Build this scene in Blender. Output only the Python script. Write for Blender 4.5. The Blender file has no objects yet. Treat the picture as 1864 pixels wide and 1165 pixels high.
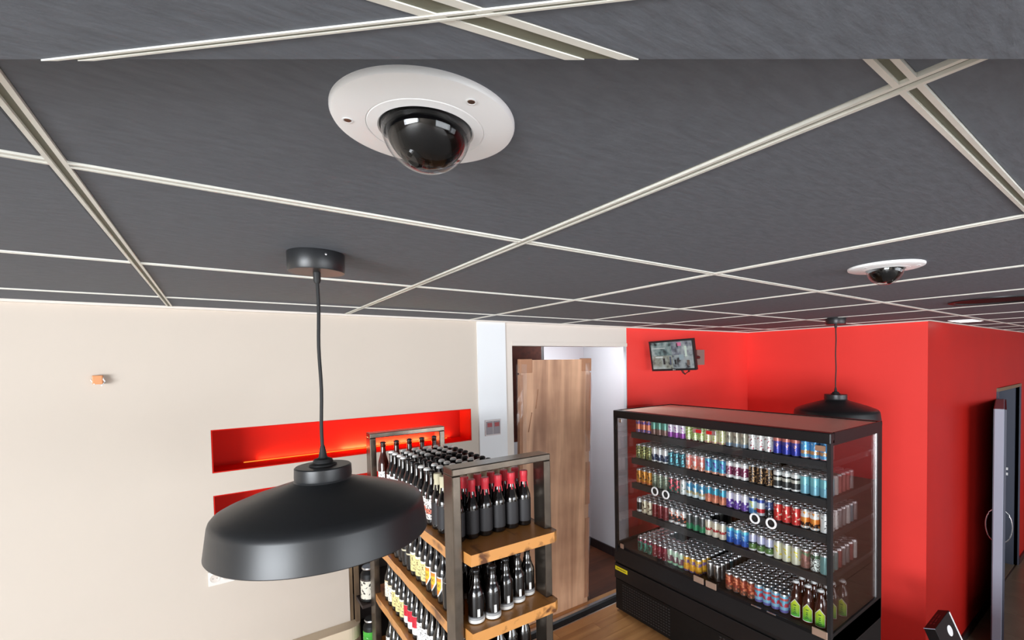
import bpy, bmesh, math, random
from mathutils import Vector, Matrix
random.seed(7)
PI = math.pi
S = 0.86            # ceiling module
ZC = 2.58           # ceiling height
col = bpy.context.scene.collection

# ------------------------------------------------------------------ camera
def rot(yaw, pitch, roll):
    f = Vector((math.sin(yaw)*math.cos(pitch), math.cos(yaw)*math.cos(pitch), math.sin(pitch)))
    r = Vector((math.cos(yaw), -math.sin(yaw), 0)); u = r.cross(f)
    c, s = math.cos(roll), math.sin(roll)
    return c*r + s*u, -s*r + c*u, f
CR, CU, CF = rot(.6460, -.0310, -.0170)
CAM = Vector((.18834, -.1935, 2.25234))
cd = bpy.data.cameras.new('camera'); cam = bpy.data.objects.new('camera', cd); col.objects.link(cam)
m = Matrix.Identity(4)
for i in range(3):
    m[i][0], m[i][1], m[i][2], m[i][3] = CR[i], CU[i], -CF[i], CAM[i]
cam.matrix_world = m
cd.sensor_fit = 'HORIZONTAL'; cd.sensor_width = 36; cd.lens = 833.408/1864*36
cd.shift_x = (932-1023.809)/1864; cd.shift_y = (683.477-582.5)/1864
cd.clip_start = .02
bpy.context.scene.camera = cam

# ------------------------------------------------------------------ world, lights, exposure
w = bpy.data.worlds.new('world'); bpy.context.scene.world = w; w.use_nodes = True
bg = w.node_tree.nodes['Background']; bg.inputs[0].default_value = (.75, .87, 1, 1); bg.inputs[1].default_value = 1.0
vs = bpy.context.scene.view_settings
vs.view_transform = 'Standard'; vs.look = 'None'; vs.gamma = 1; vs.use_curve_mapping = False; vs.exposure = 0.10
def area(name, loc, aim, sx, sy, power, color):
    l = bpy.data.lights.new(name, 'AREA'); l.shape = 'RECTANGLE'; l.size = sx; l.size_y = sy; l.energy = power; l.color = color
    o = bpy.data.objects.new(name, l); col.objects.link(o); o.location = loc
    o.rotation_euler = (Vector(aim)-Vector(loc)).to_track_quat('-Z', 'Y').to_euler()
    return o
area('daylight_left_window', (-7.4, -4.2, 1.35), (5.5, 1.2, 1.1), 5.6, 2.1, 1150, (.90, .95, 1))
area('daylight_front_window', (3.7, -7.3, 1.3), (3.9, 3, 1.3), 6.0, 2.1, 330, (.92, .96, 1))
area('hall_fill_light', (10.2, -7.3, .8), (11, 3, .3), 4.6, 2.4, 95, (.97, .97, 1))  # light added for the hall and its far wall, no window known there
area('store_room_fill', (3.1, 3.45, 2.56), (3.4, 3.5, 0),   .5, .3, 13, (.93, .96, 1))  # fill added to brighten the store room, no lamp known there

# ------------------------------------------------------------------ materials
def nt(name):
    m = bpy.data.materials.new(name); m.use_nodes = True
    return m, m.node_tree, m.node_tree.nodes['Principled BSDF']
def s2l(c):
    return tuple((x/255/12.92 if x/255 <= .04045 else ((x/255+.055)/1.055)**2.4) for x in c) + (1,)
def mat(name, rgb, rough=.6, metal=0, var=0, scale=8, bump=0, spec=.5, coat=0, stretch=(1, 1, 1)):
    m, t, b = nt(name); c = s2l(rgb)
    b.inputs['Base Color'].default_value = c; b.inputs['Roughness'].default_value = rough
    b.inputs['Metallic'].default_value = metal; b.inputs['Specular IOR Level'].default_value = spec
    b.inputs['Coat Weight'].default_value = coat
    if var or bump:
        tc = t.nodes.new('ShaderNodeTexCoord'); mp = t.nodes.new('ShaderNodeMapping'); mp.inputs['Scale'].default_value = stretch
        n = t.nodes.new('ShaderNodeTexNoise'); n.inputs['Scale'].default_value = scale; n.inputs['Detail'].default_value = 6
        t.links.new(tc.outputs['Object'], mp.inputs[0]); t.links.new(mp.outputs[0], n.inputs[0])
        if var:
            r = t.nodes.new('ShaderNodeValToRGB')
            r.color_ramp.elements[0].position = .3; r.color_ramp.elements[1].position = .7
            r.color_ramp.elements[0].color = tuple(x*(1-var) for x in c[:3])+(1,); r.color_ramp.elements[1].color = tuple(min(1, x*(1+var)) for x in c[:3])+(1,)
            t.links.new(n.outputs[0], r.inputs[0]); t.links.new(r.outputs[0], b.inputs['Base Color'])
        if bump:
            bp = t.nodes.new('ShaderNodeBump'); bp.inputs['Strength'].default_value = bump; bp.inputs['Distance'].default_value = .004
            t.links.new(n.outputs[0], bp.inputs['Height']); t.links.new(bp.outputs[0], b.inputs['Normal'])
    return m
def wood(name, c1, c2, axis='Z', rough=.5, scale=1.0, knots=.5):
    m, t, b = nt(name); L = t.links.new
    tc = t.nodes.new('ShaderNodeTexCoord'); mp = t.nodes.new('ShaderNodeMapping')
    sc = {'X': (1.2, 14, 14), 'Y': (14, 1.2, 14), 'Z': (14, 14, 1.2)}[axis]
    mp.inputs['Scale'].default_value = tuple(x*scale for x in sc)
    oi = t.nodes.new('ShaderNodeObjectInfo'); mu = t.nodes.new('ShaderNodeMath'); mu.operation = 'MULTIPLY'; mu.inputs[1].default_value = 37
    L(oi.outputs['Random'], mu.inputs[0])
    n = t.nodes.new('ShaderNodeTexNoise'); n.noise_dimensions = '4D'; n.inputs['Scale'].default_value = 1; n.inputs['Detail'].default_value = 7; n.inputs['Distortion'].default_value = .6
    L(tc.outputs['Object'], mp.inputs[0]); L(mp.outputs[0], n.inputs['Vector']); L(mu.outputs[0], n.inputs['W'])
    n2 = t.nodes.new('ShaderNodeTexNoise'); n2.inputs['Scale'].default_value = 3.5*scale; n2.inputs['Detail'].default_value = 3
    L(tc.outputs['Object'], n2.inputs['Vector'])
    mx = t.nodes.new('ShaderNodeMath'); mx.operation = 'MULTIPLY_ADD'; mx.inputs[1].default_value = knots; L(n2.outputs[0], mx.inputs[0]); L(n.outputs[0], mx.inputs[2])
    r = t.nodes.new('ShaderNodeValToRGB'); e = r.color_ramp.elements
    e[0].position = .5+.5*knots-.22; e[1].position = .5+.5*knots+.22; e[0].color = s2l(c1); e[1].color = s2l(c2)
    L(mx.outputs[0], r.inputs[0]); L(r.outputs[0], b.inputs['Base Color']); b.inputs['Roughness'].default_value = rough
    bp = t.nodes.new('ShaderNodeBump'); bp.inputs['Strength'].default_value = .15; bp.inputs['Distance'].default_value = .003; L(n.outputs[0], bp.inputs['Height']); L(bp.outputs[0], b.inputs['Normal'])
    return m
def emis(name, rgb, strength):
    m, t, b = nt(name); b.inputs['Base Color'].default_value = (0, 0, 0, 1)
    b.inputs['Emission Color'].default_value = s2l(rgb); b.inputs['Emission Strength'].default_value = strength
    return m
def glass(name, tint=(1, 1, 1), base=.04, edge=.5, power=4, rough=0.0):
    m = bpy.data.materials.new(name); m.use_nodes = True; t = m.node_tree; t.nodes.clear(); L = t.links.new
    o = t.nodes.new('ShaderNodeOutputMaterial'); mx = t.nodes.new('ShaderNodeMixShader'); tr = t.nodes.new('ShaderNodeBsdfTransparent'); gl = t.nodes.new('ShaderNodeBsdfGlossy')
    tr.inputs[0].default_value = (*tint, 1); gl.inputs['Roughness'].default_value = rough
    lw = t.nodes.new('ShaderNodeLayerWeight'); lw.inputs['Blend'].default_value = .5
    p = t.nodes.new('ShaderNodeMath'); p.operation = 'POWER'; p.inputs[1].default_value = power
    a = t.nodes.new('ShaderNodeMath'); a.operation = 'MULTIPLY_ADD'; a.inputs[1].default_value = edge; a.inputs[2].default_value = base
    L(lw.outputs['Facing'], p.inputs[0]); L(p.outputs[0], a.inputs[0]); L(a.outputs[0], mx.inputs[0]); L(tr.outputs[0], mx.inputs[1]); L(gl.outputs[0], mx.inputs[2]); L(mx.outputs[0], o.inputs[0])
    return m
def bands(name, stops, art=None, artscale=60, thresh=.55, rough=.35, metal=0.0, stretch=(1, 1, 1), z0=0.0, z1=1.0, rnd=True):
    """horizontal colour bands over object height, with an optional blotchy print on top"""
    m, t, b = nt(name); L = t.links.new
    tc = t.nodes.new('ShaderNodeTexCoord'); sp = t.nodes.new('ShaderNodeSeparateXYZ'); L(tc.outputs['Object'], sp.inputs[0])
    mr = t.nodes.new('ShaderNodeMapRange'); mr.inputs['From Min'].default_value = z0; mr.inputs['From Max'].default_value = z1; L(sp.outputs['Z'], mr.inputs['Value'])
    r = t.nodes.new('ShaderNodeValToRGB'); r.color_ramp.interpolation = 'CONSTANT'; e = r.color_ramp.elements
    for i, (p, c) in enumerate(stops):
        el = e[i] if i < 2 else e.new(p)
        el.position = p; el.color = s2l(c)
    if len(stops) == 1: e[1].position = 1; e[1].color = s2l(stops[0][1])
    L(mr.outputs[0], r.inputs[0]); out = r.outputs[0]
    if art:
        mp = t.nodes.new('ShaderNodeMapping'); mp.inputs['Scale'].default_value = stretch; L(tc.outputs['Object'], mp.inputs[0])
        n = t.nodes.new('ShaderNodeTexNoise'); n.inputs['Scale'].default_value = artscale; n.inputs['Detail'].default_value = 2; L(mp.outputs[0], n.inputs[0])
        g = t.nodes.new('ShaderNodeMath'); g.operation = 'GREATER_THAN'; g.inputs[1].default_value = thresh; L(n.outputs[0], g.inputs[0])
        mx = t.nodes.new('ShaderNodeMix'); mx.data_type = 'RGBA'; L(g.outputs[0], mx.inputs[0]); L(out, mx.inputs[6]); mx.inputs[7].default_value = s2l(art); out = mx.outputs[2]
    L(out, b.inputs['Base Color']); b.inputs['Roughness'].default_value = rough; b.inputs['Metallic'].default_value = metal
    return m

M = dict(
 tile=mat('ceiling_tile_grey', (99, 103, 110), .85, var=.10, scale=22, bump=.35, stretch=(1, 3, 1)),
 slab=mat('void_dark', (25, 24, 24), .9),
 lip=mat('grid_lip_white', (226, 224, 214), .4, var=.05, scale=30),
 groove=mat('grid_groove_shade', (112, 112, 96), .6),  # shade inside the recess is put into this darker olive grey
 wallw=mat('wall_paint_warm_white', (205, 193, 180), .75, var=.015, scale=2),
 wallc=mat('wall_paint_cool_white', (236, 238, 240), .6),
 wallg=mat('store_wall_paint', (205, 206, 210), .7),
 red=mat('wall_paint_red', (252, 66, 58), .5, var=.04, scale=1.5, bump=.02),
 redh=mat('wall_red_shaded', (190, 30, 22), .38, var=.06, scale=1.5),  # darker copy of the red paint, shade on the hall side put into it
 nred=mat('niche_red', (204, 24, 8), .7, spec=.2),
 trim=mat('trim_white', (225, 215, 205), .5),
 blk=mat('black_satin', (26, 26, 28), .42),
 lamp=mat('lamp_black_metal', (33, 34, 36), .38, spec=.55),
 lampin=mat('lamp_inner_white', (215, 212, 205), .5),
 cord=mat('cord_black', (24, 24, 25), .6),
 frid=mat('fridge_black', (25, 23, 24), .38, var=.08, scale=5, spec=.35),
 fridlow=mat('fridge_base_black', (13, 12, 12), .5, spec=.3),
 shelf=mat('fridge_shelf_grey', (62, 60, 61), .4, metal=.3),
 topm=mat('fridge_top_metal', (252, 236, 214), .35, metal=.0, spec=.8),
 silver=mat('silver_metal', (200, 200, 202), .25, metal=.9),
 lid=mat('can_lid_metal', (226, 226, 228), .3, metal=.8),
 white=mat('white_plastic', (250, 250, 250), .35),
 steel=mat('raw_steel', (108, 98, 88), .27, metal=.9, var=.25, scale=14),
 plank=wood('rustic_oak', (96, 54, 24), (208, 144, 78), 'Y', .30, 1.5, 1.1),
 floorw=wood('floor_oak', (176, 120, 68), (226, 172, 112), 'X', .35, .8, .5),
 board=wood('laminate_oak', (156, 112, 86), (228, 180, 144), 'Z', .5, .7, .55),
 card=mat('cardboard', (176, 128, 98), .8, var=.06, scale=20),
 film=glass('clear_wrap', (.97, .97, .97), .05, .4, 2, .3),
 pane=glass('door_glass', (.93, .94, .94), .035, .6, 4),
 sidepane=glass('side_glass', (.95, .93, .93), .20, .75, 3),
 dome=glass('dome_glass', (.97, .97, .97), .03, .8, 3),
 ball=mat('camera_ball_black', (7, 7, 8), .05, spec=.18),
 screwm=mat('screw_brass', (120, 95, 80), .3, metal=.8),
 glassd=mat('dark_bottle_glass', (14, 10, 9), .08, spec=.8),
 glassb=mat('brown_bottle_glass', (58, 16, 8), .08, spec=.8),
 capw=mat('cap_white', (250, 248, 244), .22),
 capb=mat('cap_black', (26, 25, 26), .35),
 capc=mat('cap_copper', (176, 110, 66), .35, metal=.4),
 capbl=mat('cap_blue', (60, 90, 150), .4),
 waxr=mat('wax_red', (205, 44, 58), .45), waxc=mat('wax_cream', (216, 208, 176), .5),
 labk=mat('label_black', (38, 36, 38), .6),
 slate=mat('slate_paint', (72, 78, 92), .5), slatel=mat('slate_light', (152, 158, 174), .5),
 tilef=mat('hall_floor_tile', (136, 120, 98), .3, var=.12, scale=3),
 dark=mat('dark_store', (52, 40, 36), .8), osb=mat('brown_board', (84, 40, 28), .8, var=.3, scale=30),
 dkred=mat('dark_base_tile', (46, 38, 38), .4),
 yellow=mat('yellow_sticker', (232, 214, 30), .5),
 socket=mat('socket_white', (232, 228, 222), .35),
 orange=mat('orange_connector', (222, 150, 100), .5),
)

# ------------------------------------------------------------------ mesh helpers
def box(bm, x0, x1, y0, y1, z0, z1, mi=0, mtx=None):
    v = [bm.verts.new((x, y, z)) for z in (z0, z1) for x, y in ((x0, y0), (x1, y0), (x1, y1), (x0, y1))]
    if mtx is not None:
        for q in v: q.co = mtx @ q.co
    fs = [bm.faces.new([v[i] for i in f]) for f in ((3, 2, 1, 0), (4, 5, 6, 7), (0, 1, 5, 4), (1, 2, 6, 5), (2, 3, 7, 6), (3, 0, 4, 7))]
    for f in fs: f.material_index = mi
    return fs
def lathe(bm, prof, seg=24, mi=0, c=(0, 0, 0), smooth=True, close=False, mis=None):
    rings = []
    for r, z in prof:
        if r < 1e-6: rings.append([bm.verts.new((c[0], c[1], c[2]+z))])
        else: rings.append([bm.verts.new((c[0]+r*math.cos(2*PI*i/seg), c[1]+r*math.sin(2*PI*i/seg), c[2]+z)) for i in range(seg)])
    for k in range(len(rings)-1):
        a, b = rings[k], rings[k+1]
        for i in range(seg):
            j = (i+1) % seg
            if len(a) == 1 and len(b) == 1: continue
            if len(a) == 1: f = bm.faces.new((a[0], b[j], b[i]))
            elif len(b) == 1: f = bm.faces.new((a[i], a[j], b[0]))
            else: f = bm.faces.new((a[i], a[j], b[j], b[i]))
            f.smooth = smooth; f.material_index = mis[k] if mis else mi
    return rings
def tube(bm, pts, r, seg=8, mi=0):
    pts = [Vector(p) for p in pts]; rings = []
    for i, p in enumerate(pts):
        d = (pts[min(i+1, len(pts)-1)]-pts[max(i-1, 0)]).normalized()
        up = Vector((0, 0, 1)) if abs(d.z) < .9 else Vector((1, 0, 0))
        a = d.cross(up).normalized(); b = d.cross(a)
        rings.append([bm.verts.new(p+r*(math.cos(2*PI*k/seg)*a+math.sin(2*PI*k/seg)*b)) for k in range(seg)])
    for k in range(len(rings)-1):
        for i in range(seg):
            f = bm.faces.new((rings[k][i], rings[k][(i+1) % seg], rings[k+1][(i+1) % seg], rings[k+1][i])); f.smooth = True; f.material_index = mi
    for e in (rings[0][::-1], rings[-1]):
        f = bm.faces.new(e); f.material_index = mi
def patch(bm, r, a0, a1, z0, z1, n=8, top=None, mi=0):
    """curved label on a cylinder of radius r"""
    lo = []; hi = []
    for i in range(n+1):
        u = i/n; a = a0+(a1-a0)*u; zz = z1 if top is None else z0+(z1-z0)*top(u)
        lo.append(bm.verts.new((r*math.cos(a), r*math.sin(a), z0))); hi.append(bm.verts.new((r*math.cos(a), r*math.sin(a), zz)))
    for i in range(n):
        f = bm.faces.new((lo[i], lo[i+1], hi[i+1], hi[i])); f.smooth = True; f.material_index = mi
def mesh(name, bm, mats):
    me = bpy.data.meshes.new(name); bmesh.ops.recalc_face_normals(bm, faces=bm.faces) if len(bm.faces) < 200000 else None
    for e in bm.edges:
        if len(e.link_faces) == 2 and e.calc_face_angle(0) > .6: e.smooth = False
    bm.to_mesh(me); bm.free()
    for x in (mats if isinstance(mats, (list, tuple)) else [mats]): me.materials.append(x)
    return me
def tag(o, label=None, cat=None, group=None, kind=None):
    if label: o['label'] = label
    if cat: o['category'] = cat
    if group: o['group'] = group
    if kind: o['kind'] = kind
    return o
def link(name, me, parent=None, loc=(0, 0, 0), **k):
    o = bpy.data.objects.new(name, me); col.objects.link(o); o.location = loc
    if parent: o.parent = parent
    return tag(o, **k)
def obj(name, bm, mats, parent=None, loc=(0, 0, 0), **k):
    return link(name, mesh(name, bm, mats), parent, loc, **k)
def boxo(name, dims, m, parent=None, bevel=0, **k):
    """dims are world coords; the object's origin sits at the bottom centre"""
    x0, x1, y0, y1, z0, z1 = dims; c = ((x0+x1)/2, (y0+y1)/2, z0)
    base = Vector((0, 0, 0)) if parent is None else parent.get('_o', None)
    bm = bmesh.new(); box(bm, x0-c[0], x1-c[0], y0-c[1], y1-c[1], 0, z1-z0)
    if bevel: bmesh.ops.bevel(bm, geom=bm.edges[:], offset=bevel, segments=2, affect='EDGES', profile=.5)
    p = Vector(c)-(Vector(parent.location) if parent else Vector((0, 0, 0)))
    return obj(name, bm, m, parent, p, **k)
def empty(name, loc, rz=0, **k):
    o = bpy.data.objects.new(name, None); col.objects.link(o); o.location = loc; o.rotation_euler.z = rz
    o.empty_display_size = .05
    return tag(o, **k)
def torus(bm, R, r, n=24, k=8, mi=0):
    g = [[bm.verts.new(((R+r*math.cos(2*PI*j/k))*math.cos(2*PI*i/n), (R+r*math.cos(2*PI*j/k))*math.sin(2*PI*i/n), r*math.sin(2*PI*j/k))) for j in range(k)] for i in range(n)]
    for i in range(n):
        for j in range(k):
            f = bm.faces.new((g[i][j], g[(i+1) % n][j], g[(i+1) % n][(j+1) % k], g[i][(j+1) % k])); f.smooth = True; f.material_index = mi
ORD = ['first', 'second', 'third', 'fourth', 'fifth', 'sixth', 'seventh', 'eighth', 'ninth', 'tenth', 'eleventh', 'twelfth', 'thirteenth', 'fourteenth', 'fifteenth', 'sixteenth', 'seventeenth']

# ------------------------------------------------------------------ ceiling
ceil = boxo('ceiling', (-7.8, 14, -7.7, 3.2, 2.602, 2.66), M['slab'], kind='structure')
W = .024
def tee(name, x0, x1, y0, y1, axis):
    """exposed grid bar with two lips and a groove between them"""
    bm = bmesh.new(); lp = .0066
    if axis == 'Y':
        for a, b in ((x0, x0+lp), (x1-lp, x1)): box(bm, a, b, y0, y1, 2.5745, 2.582, 0)
        box(bm, x0+lp, x1-lp, y0, y1, 2.579, 2.582, 1)
    else:
        for a, b in ((y0, y0+lp), (y1-lp, y1)): box(bm, x0, x1, a, b, 2.5745, 2.582, 0)
        box(bm, x0, x1, y0+lp, y1-lp, 2.579, 2.582, 1)
    c = Vector(((x0+x1)/2, (y0+y1)/2, 2.5745))
    bmesh.ops.translate(bm, verts=bm.verts, vec=-c)
    obj(name, bm, [M['lip'], M['groove']], ceil, c-ceil.location)
bmt = bmesh.new(); box(bmt, 0, S-W-.004, 0, S-W, 0, .024)
bmesh.ops.bevel(bmt, geom=[e for e in bmt.edges if all(v.co.z < .001 for v in e.verts)], offset=.0015, segments=1, affect='EDGES')
tile_me = mesh('ceiling_tile', bmt, M['tile'])
for i in range(-2, 16):
    for j in range(-2, 4):
        x, y = i*S+W/2, j*S+W/2
        if j == 3:
            boxo('ceiling_tile', (x, x+S-W-.004, y, 2.985, 2.578, 2.602), M['tile'], ceil); continue
        if x > 6.5 and j >= 2: continue
        link('ceiling_tile', tile_me, ceil, Vector((x, y, 2.578))-ceil.location)
for i in range(-2, 17): tee('grid_runner', i*S-W/2, i*S+W/2, -1.9, 2.985, 'Y')
for j in range(-1, 4):
    for i in range(-2, 16):
        if i > 6 and j > 2: continue
        tee('cross_tee', i*S+W/2, (i+1)*S-W/2, j*S-W/2, j*S+W/2, 'X')
# plain ceiling panels behind the camera
boxo('ceiling_panel', (-7.8, 14, -7.7, -1.92, 2.575, 2.602), M['tile'], ceil)
boxo('ceiling_panel', (-7.8, -2*S-.012, -1.91, 2.985, 2.575, 2.602), M['tile'], ceil)
# added ceiling strip above the camera, no part of the room; far edge level
ZS = 2.545
def clip(poly, p, n):
    out = []
    for i in range(len(poly)):
        a, b = poly[i], poly[(i+1) % len(poly)]; da = (a-p).dot(n); db = (b-p).dot(n)
        if da >= 0: out.append(a)
        if da*db < 0: out.append(a+(b-a)*(da/(da-db)))
    return out
def slabpoly(name, poly, z0, z1, m, parent, **k):
    bm = bmesh.new(); c = sum(poly, Vector((0, 0)))/len(poly)
    lo = [bm.verts.new((q.x-c.x, q.y-c.y, 0)) for q in poly]; hi = [bm.verts.new((q.x-c.x, q.y-c.y, z1-z0)) for q in poly]
    bm.faces.new(lo[::-1]); bm.faces.new(hi)
    for i in range(len(poly)): bm.faces.new((lo[i], lo[(i+1) % len(poly)], hi[(i+1) % len(poly)], hi[i]))
    o = Vector((c.x, c.y, z0)) - (parent.location if parent else Vector((0, 0, 0)))
    return obj(name, bm, m, parent, o, **k)
e0, e1 = Vector((-.006, .502)), Vector((.885, -.135)); ed = (e1-e0).normalized(); en = Vector((ed.y, -ed.x))  # towards camera side
if en.dot(Vector((.188, -.19))-e0) < 0: en = -en
A_, B_ = e0-ed*.5, e1+ed*.6
quad = [A_, B_, B_+en*1.6, A_+en*1.6]
added_strip = slabpoly('ceiling_strip_added', quad, ZS+.008, 2.569, M['tile'], None, kind='structure')
pP, dP = Vector((.086, .436)), (Vector((.438, .095))-Vector((.086, .436))).normalized()
pQ, dQ = Vector((.325, .177)), (Vector((.496, .143))-Vector((.325, .177))).normalized()
nP, nQ = Vector((-dP.y, dP.x)), Vector((-dQ.y, dQ.x))
hwP, hwQ = .0036, .0148
for sp_ in (1, -1):
    for sq in (1, -1):
        poly = clip(clip(quad, pP+nP*sp_*hwP, nP*sp_), pQ+nQ*sq*(hwQ+.001), nQ*sq)
        if len(poly) > 2: slabpoly('added_strip_tile', poly, ZS, ZS+.008, M['tile'], added_strip)
def strip(name, p, n, a, b, z0, z1, m):
    poly = clip(clip(quad, p+n*a, n), p+n*b, -n)
    slabpoly(name, poly, z0, z1, m, added_strip)
for p, n, hw, g in ((pQ, nQ, hwQ, .0070), (pP, nP, hwP, .0014)):
    dz = -.0008 if hw == hwP else 0
    strip('added_strip_lip', p, n, -hw, -g, ZS-.0008+dz, ZS+.006, M['lip'])
    strip('added_strip_lip', p, n, g, hw, ZS-.0008+dz, ZS+.006, M['lip'])
    strip('added_strip_groove', p, n, -g, g, ZS+.0004+dz, ZS+.006, M['groove'])

# ------------------------------------------------------------------ floor, walls
floor = boxo('floor', (-7.8, 3.95, -7.7, 4.3, -1.1, -.012), mat('floor_bounce_pale', (236, 229, 220), .45, var=.04, scale=3), kind='structure')  # out-of-view floor made pale to bounce light up to the ceiling
y = 1.0; k = 0
while y < 3.0:
    x = .6-(k % 3)*.35
    while x < 3.94:
        x1 = min(x+1.05, 3.94)
        boxo('plank', (x+.001, x1-.001, y+.001, min(y+.109, 2.90), -.012, 0), M['floorw'], floor)
        x = x1
    y += .11; k += 1
    if y > 2.86: break
boxo('floor_lower', (3.95, 14, -7.7, 3.1, -1.1, -1.0), M['tilef'], kind='structure')
hf = bpy.data.objects['floor_lower']
for i in range(10):
    for j in range(4):
        boxo('floor_tile', (5.6+i*.6, 6.194+i*.6, -1.22+j*.6, -.626+j*.6, -1.0, -.992), M['tilef'], hf)

# back wall with niches, white part
NX0, NX1 = .149, 1.720
wb = empty('wall_back', (.5, 3.0, 0), kind='structure')
bm = bmesh.new()
def bw(*a): box(bm, a[0]-.5, a[1]-.5, a[2]-3.0, a[3]-3.0, a[4], a[5])
bw(-7.8, 1.781, 3.0, 3.25, 1.904, 2.6); bw(-7.8, NX0, 3.0, 3.25, 0, 1.904); bw(NX1, 1.781, 3.0, 3.25, 0, 1.904)
bw(NX0, NX1, 3.0, 3.25, 1.536, 1.662); bw(NX0, .83, 3.0, 3.25, 0, 1.27); bw(.83, NX1, 3.0, 3.25, 1.15, 1.27)
obj('white_wall_panel', bm, M['wallw'], wb)
for z0, z1 in ((1.662, 1.904), (1.27, 1.536)):
    bm = bmesh.new(); t = .006; x0, x1, y0, y1 = NX0-.5, NX1-.5, .002, .20
    box(bm, x0, x1, y1-t, y1, z0, z1); box(bm, x0, x0+t, y0, y1-t, z0, z1); box(bm, x1-t, x1, y0, y1-t, z0, z1)
    box(bm, x0+t, x1-t, y0, y1-t, z0, z0+t); box(bm, x0+t, x1-t, y0, y1-t, z1-t, z1)
    obj('niche_lining', bm, M['nred'], wb, label='red painted inside of the wall niche')
led = boxo('light_strip', (.30, 1.60, 3.186, 3.1935, 1.6685, 1.6725), emis('led_warm', (255, 150, 50), 1.2), label='glowing warm light strip lying in the red wall niche', cat='light')
area('niche_strip_light', (1.0, 3.180, 1.675), (1.0, 3.186, 1.74), 1.25, .008, 1.3, (1, .74, .27))
area('niche_strip_light_middle', (1.15, 3.178, 1.675), (1.15, 3.186, 1.74), .6, .008, 2.4, (1, .82, .34))
# cool white pilaster, header, jamb
boxo('wall_pilaster', (1.781, 2.026, 2.988, 3.25, 0, 2.6), M['wallc'], kind='structure')
hd = boxo('wall_header', (2.026, 3.385, 3.0, 3.14, 2.417, 2.6), M['trim'], kind='structure')
boxo('wall_jamb', (2.026, 2.092, 3.0, 3.14, 0, 2.417), M['trim'], kind='structure')
boxo('trim_1', (2.092, 3.385, 2.992, 3.14, 2.385, 2.417), M['trim'], kind='structure')
boxo('wall_back_red', (3.385, 5.51, 3.0, 3.03, -1.0, 2.6), M['red'], kind='structure')
boxo('trim_9', (3.375, 3.384, 3.0, 3.035, 0, 2.385), M['wallg'], kind='structure')
# red wall block on the right (faces the shop on one side, the hall on the other)
boxo('wall_right', (5.51, 5.63, 1.172, 3.0, -1.0, 2.6), M['red'], kind='structure')
hall = empty('wall_hall', (7, 1.172, -1.0), kind='structure')
bm = bmesh.new()
for a in ((5.512, 8.39, -1, 2.6), (8.39, 9.9, 1.80, 2.6), (9.9, 14, -1, 2.6)):
    box(bm, a[0]-7, a[1]-7, -.001, .2, a[2]+1.0, a[3]+1.0)
obj('red_wall_panel', bm, M['redh'], hall)
boxo('baseboard_hall', (5.52, 8.38, 1.150, 1.171, -1.0, -.90), M['dkred'], kind='structure')
boxo('baseboard_hall_far', (9.95, 13.9, 1.150, 1.171, -1.0, -.90), M['dkred'], kind='structure')
# white edge angle along the walls
for n_, d in enumerate(((-2.5, 5.51, 2.975, 3.0, 2.566, 2.578), (5.488, 5.51, 1.172, 2.975, 2.568, 2.578), (5.488, 13.9, 1.150, 1.172, 2.570, 2.578))):
    boxo('trim_%d' % (n_+2), d, M['trim'], kind='structure')
# shell outside the frame: left wall with window opening, front glazing, far hall walls
wl = empty('wall_left', (-7.6, 0, 0), kind='structure')
bm = bmesh.new()
box(bm, -.1, .1, -7.7, -7.1, 0, 2.6); box(bm, -.1, .1, -1.3, 3.25, 0, 2.6); box(bm, -.1, .1, -7.1, -1.3, 0, .25); box(bm, -.1, .1, -7.1, -1.3, 2.45, 2.6)
obj('wall_panel', bm, M['wallw'], wl)
wf = empty('wall_front', (0, -7.6, 0), kind='structure')
bm = bmesh.new()
for x0, x1 in ((-7.7, .6), (6.8, 7.8), (12.6, 14)): box(bm, x0, x1, -.1, .1, -1, 2.6)
box(bm, .6, 6.8, -.1, .1, -1, .2); box(bm, .6, 6.8, -.1, .1, 2.4, 2.6); box(bm, 7.8, 12.6, -.1, .1, -1, -.45); box(bm, 7.8, 12.6, -.1, .1, 2.1, 2.6)
obj('wall_panel', bm, M['wallw'], wf)
boxo('wall_far', (13.9, 14.0, -7.5, 1.17, -1, 2.6), M['redh'], kind='structure')

# store room behind the doorway
boxo('wall_store_right', (3.77, 3.90, 3.14, 4.3, 0, 2.6), M['wallg'], kind='structure')
boxo('wall_store_back', (1.6, 3.77, 4.12, 4.3, 0, 2.6), M['wallg'], kind='structure')
boxo('wall_store_left', (1.5, 1.6, 3.25, 4.3, 0, 2.6), M['wallg'], kind='structure')
boxo('ceiling_store', (1.5, 3.9, 3.14, 4.3, 2.6, 2.66), M['wallg'], kind='structure')
sb = empty('baseboard_store', (3.76, 3.6, 0), kind='structure')
for i in range(4): boxo('base_tile', (3.752, 3.769, 3.15+i*.24, 3.386+i*.24, 0, .10), M['dkred'], sb)
st = boxo('floor_store', (1.6, 3.77, 3.02, 4.12, -.012, .004), wood('store_floor', (70, 40, 26), (112, 66, 42), 'X', .5), kind='structure')
sill = empty('threshold', (2.7, 2.96, 0), kind='structure')
boxo('metal_track', (2.05, 3.40, 2.955, 2.985, -.012, .02), M['silver'], sill)
boxo('wood_strip', (2.05, 3.40, 2.986, 3.045, -.012, .014), M['floorw'], sill)
boxo('dark_gap', (2.05, 3.40, 2.90, 2.954, -.012, -.004), M['slab'], sill)
ob = boxo('brown_board', (2.03, 2.72, 3.50, 3.53, 1.5, 2.62), M['osb'], label='dark brown chipboard sheet standing behind the wood panel in the doorway', cat='board')
pr = empty('pipe_bundle', (2.95, 3.95, .004), label='grey pipes and black hose standing in the store room doorway', cat='pipe')
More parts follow.
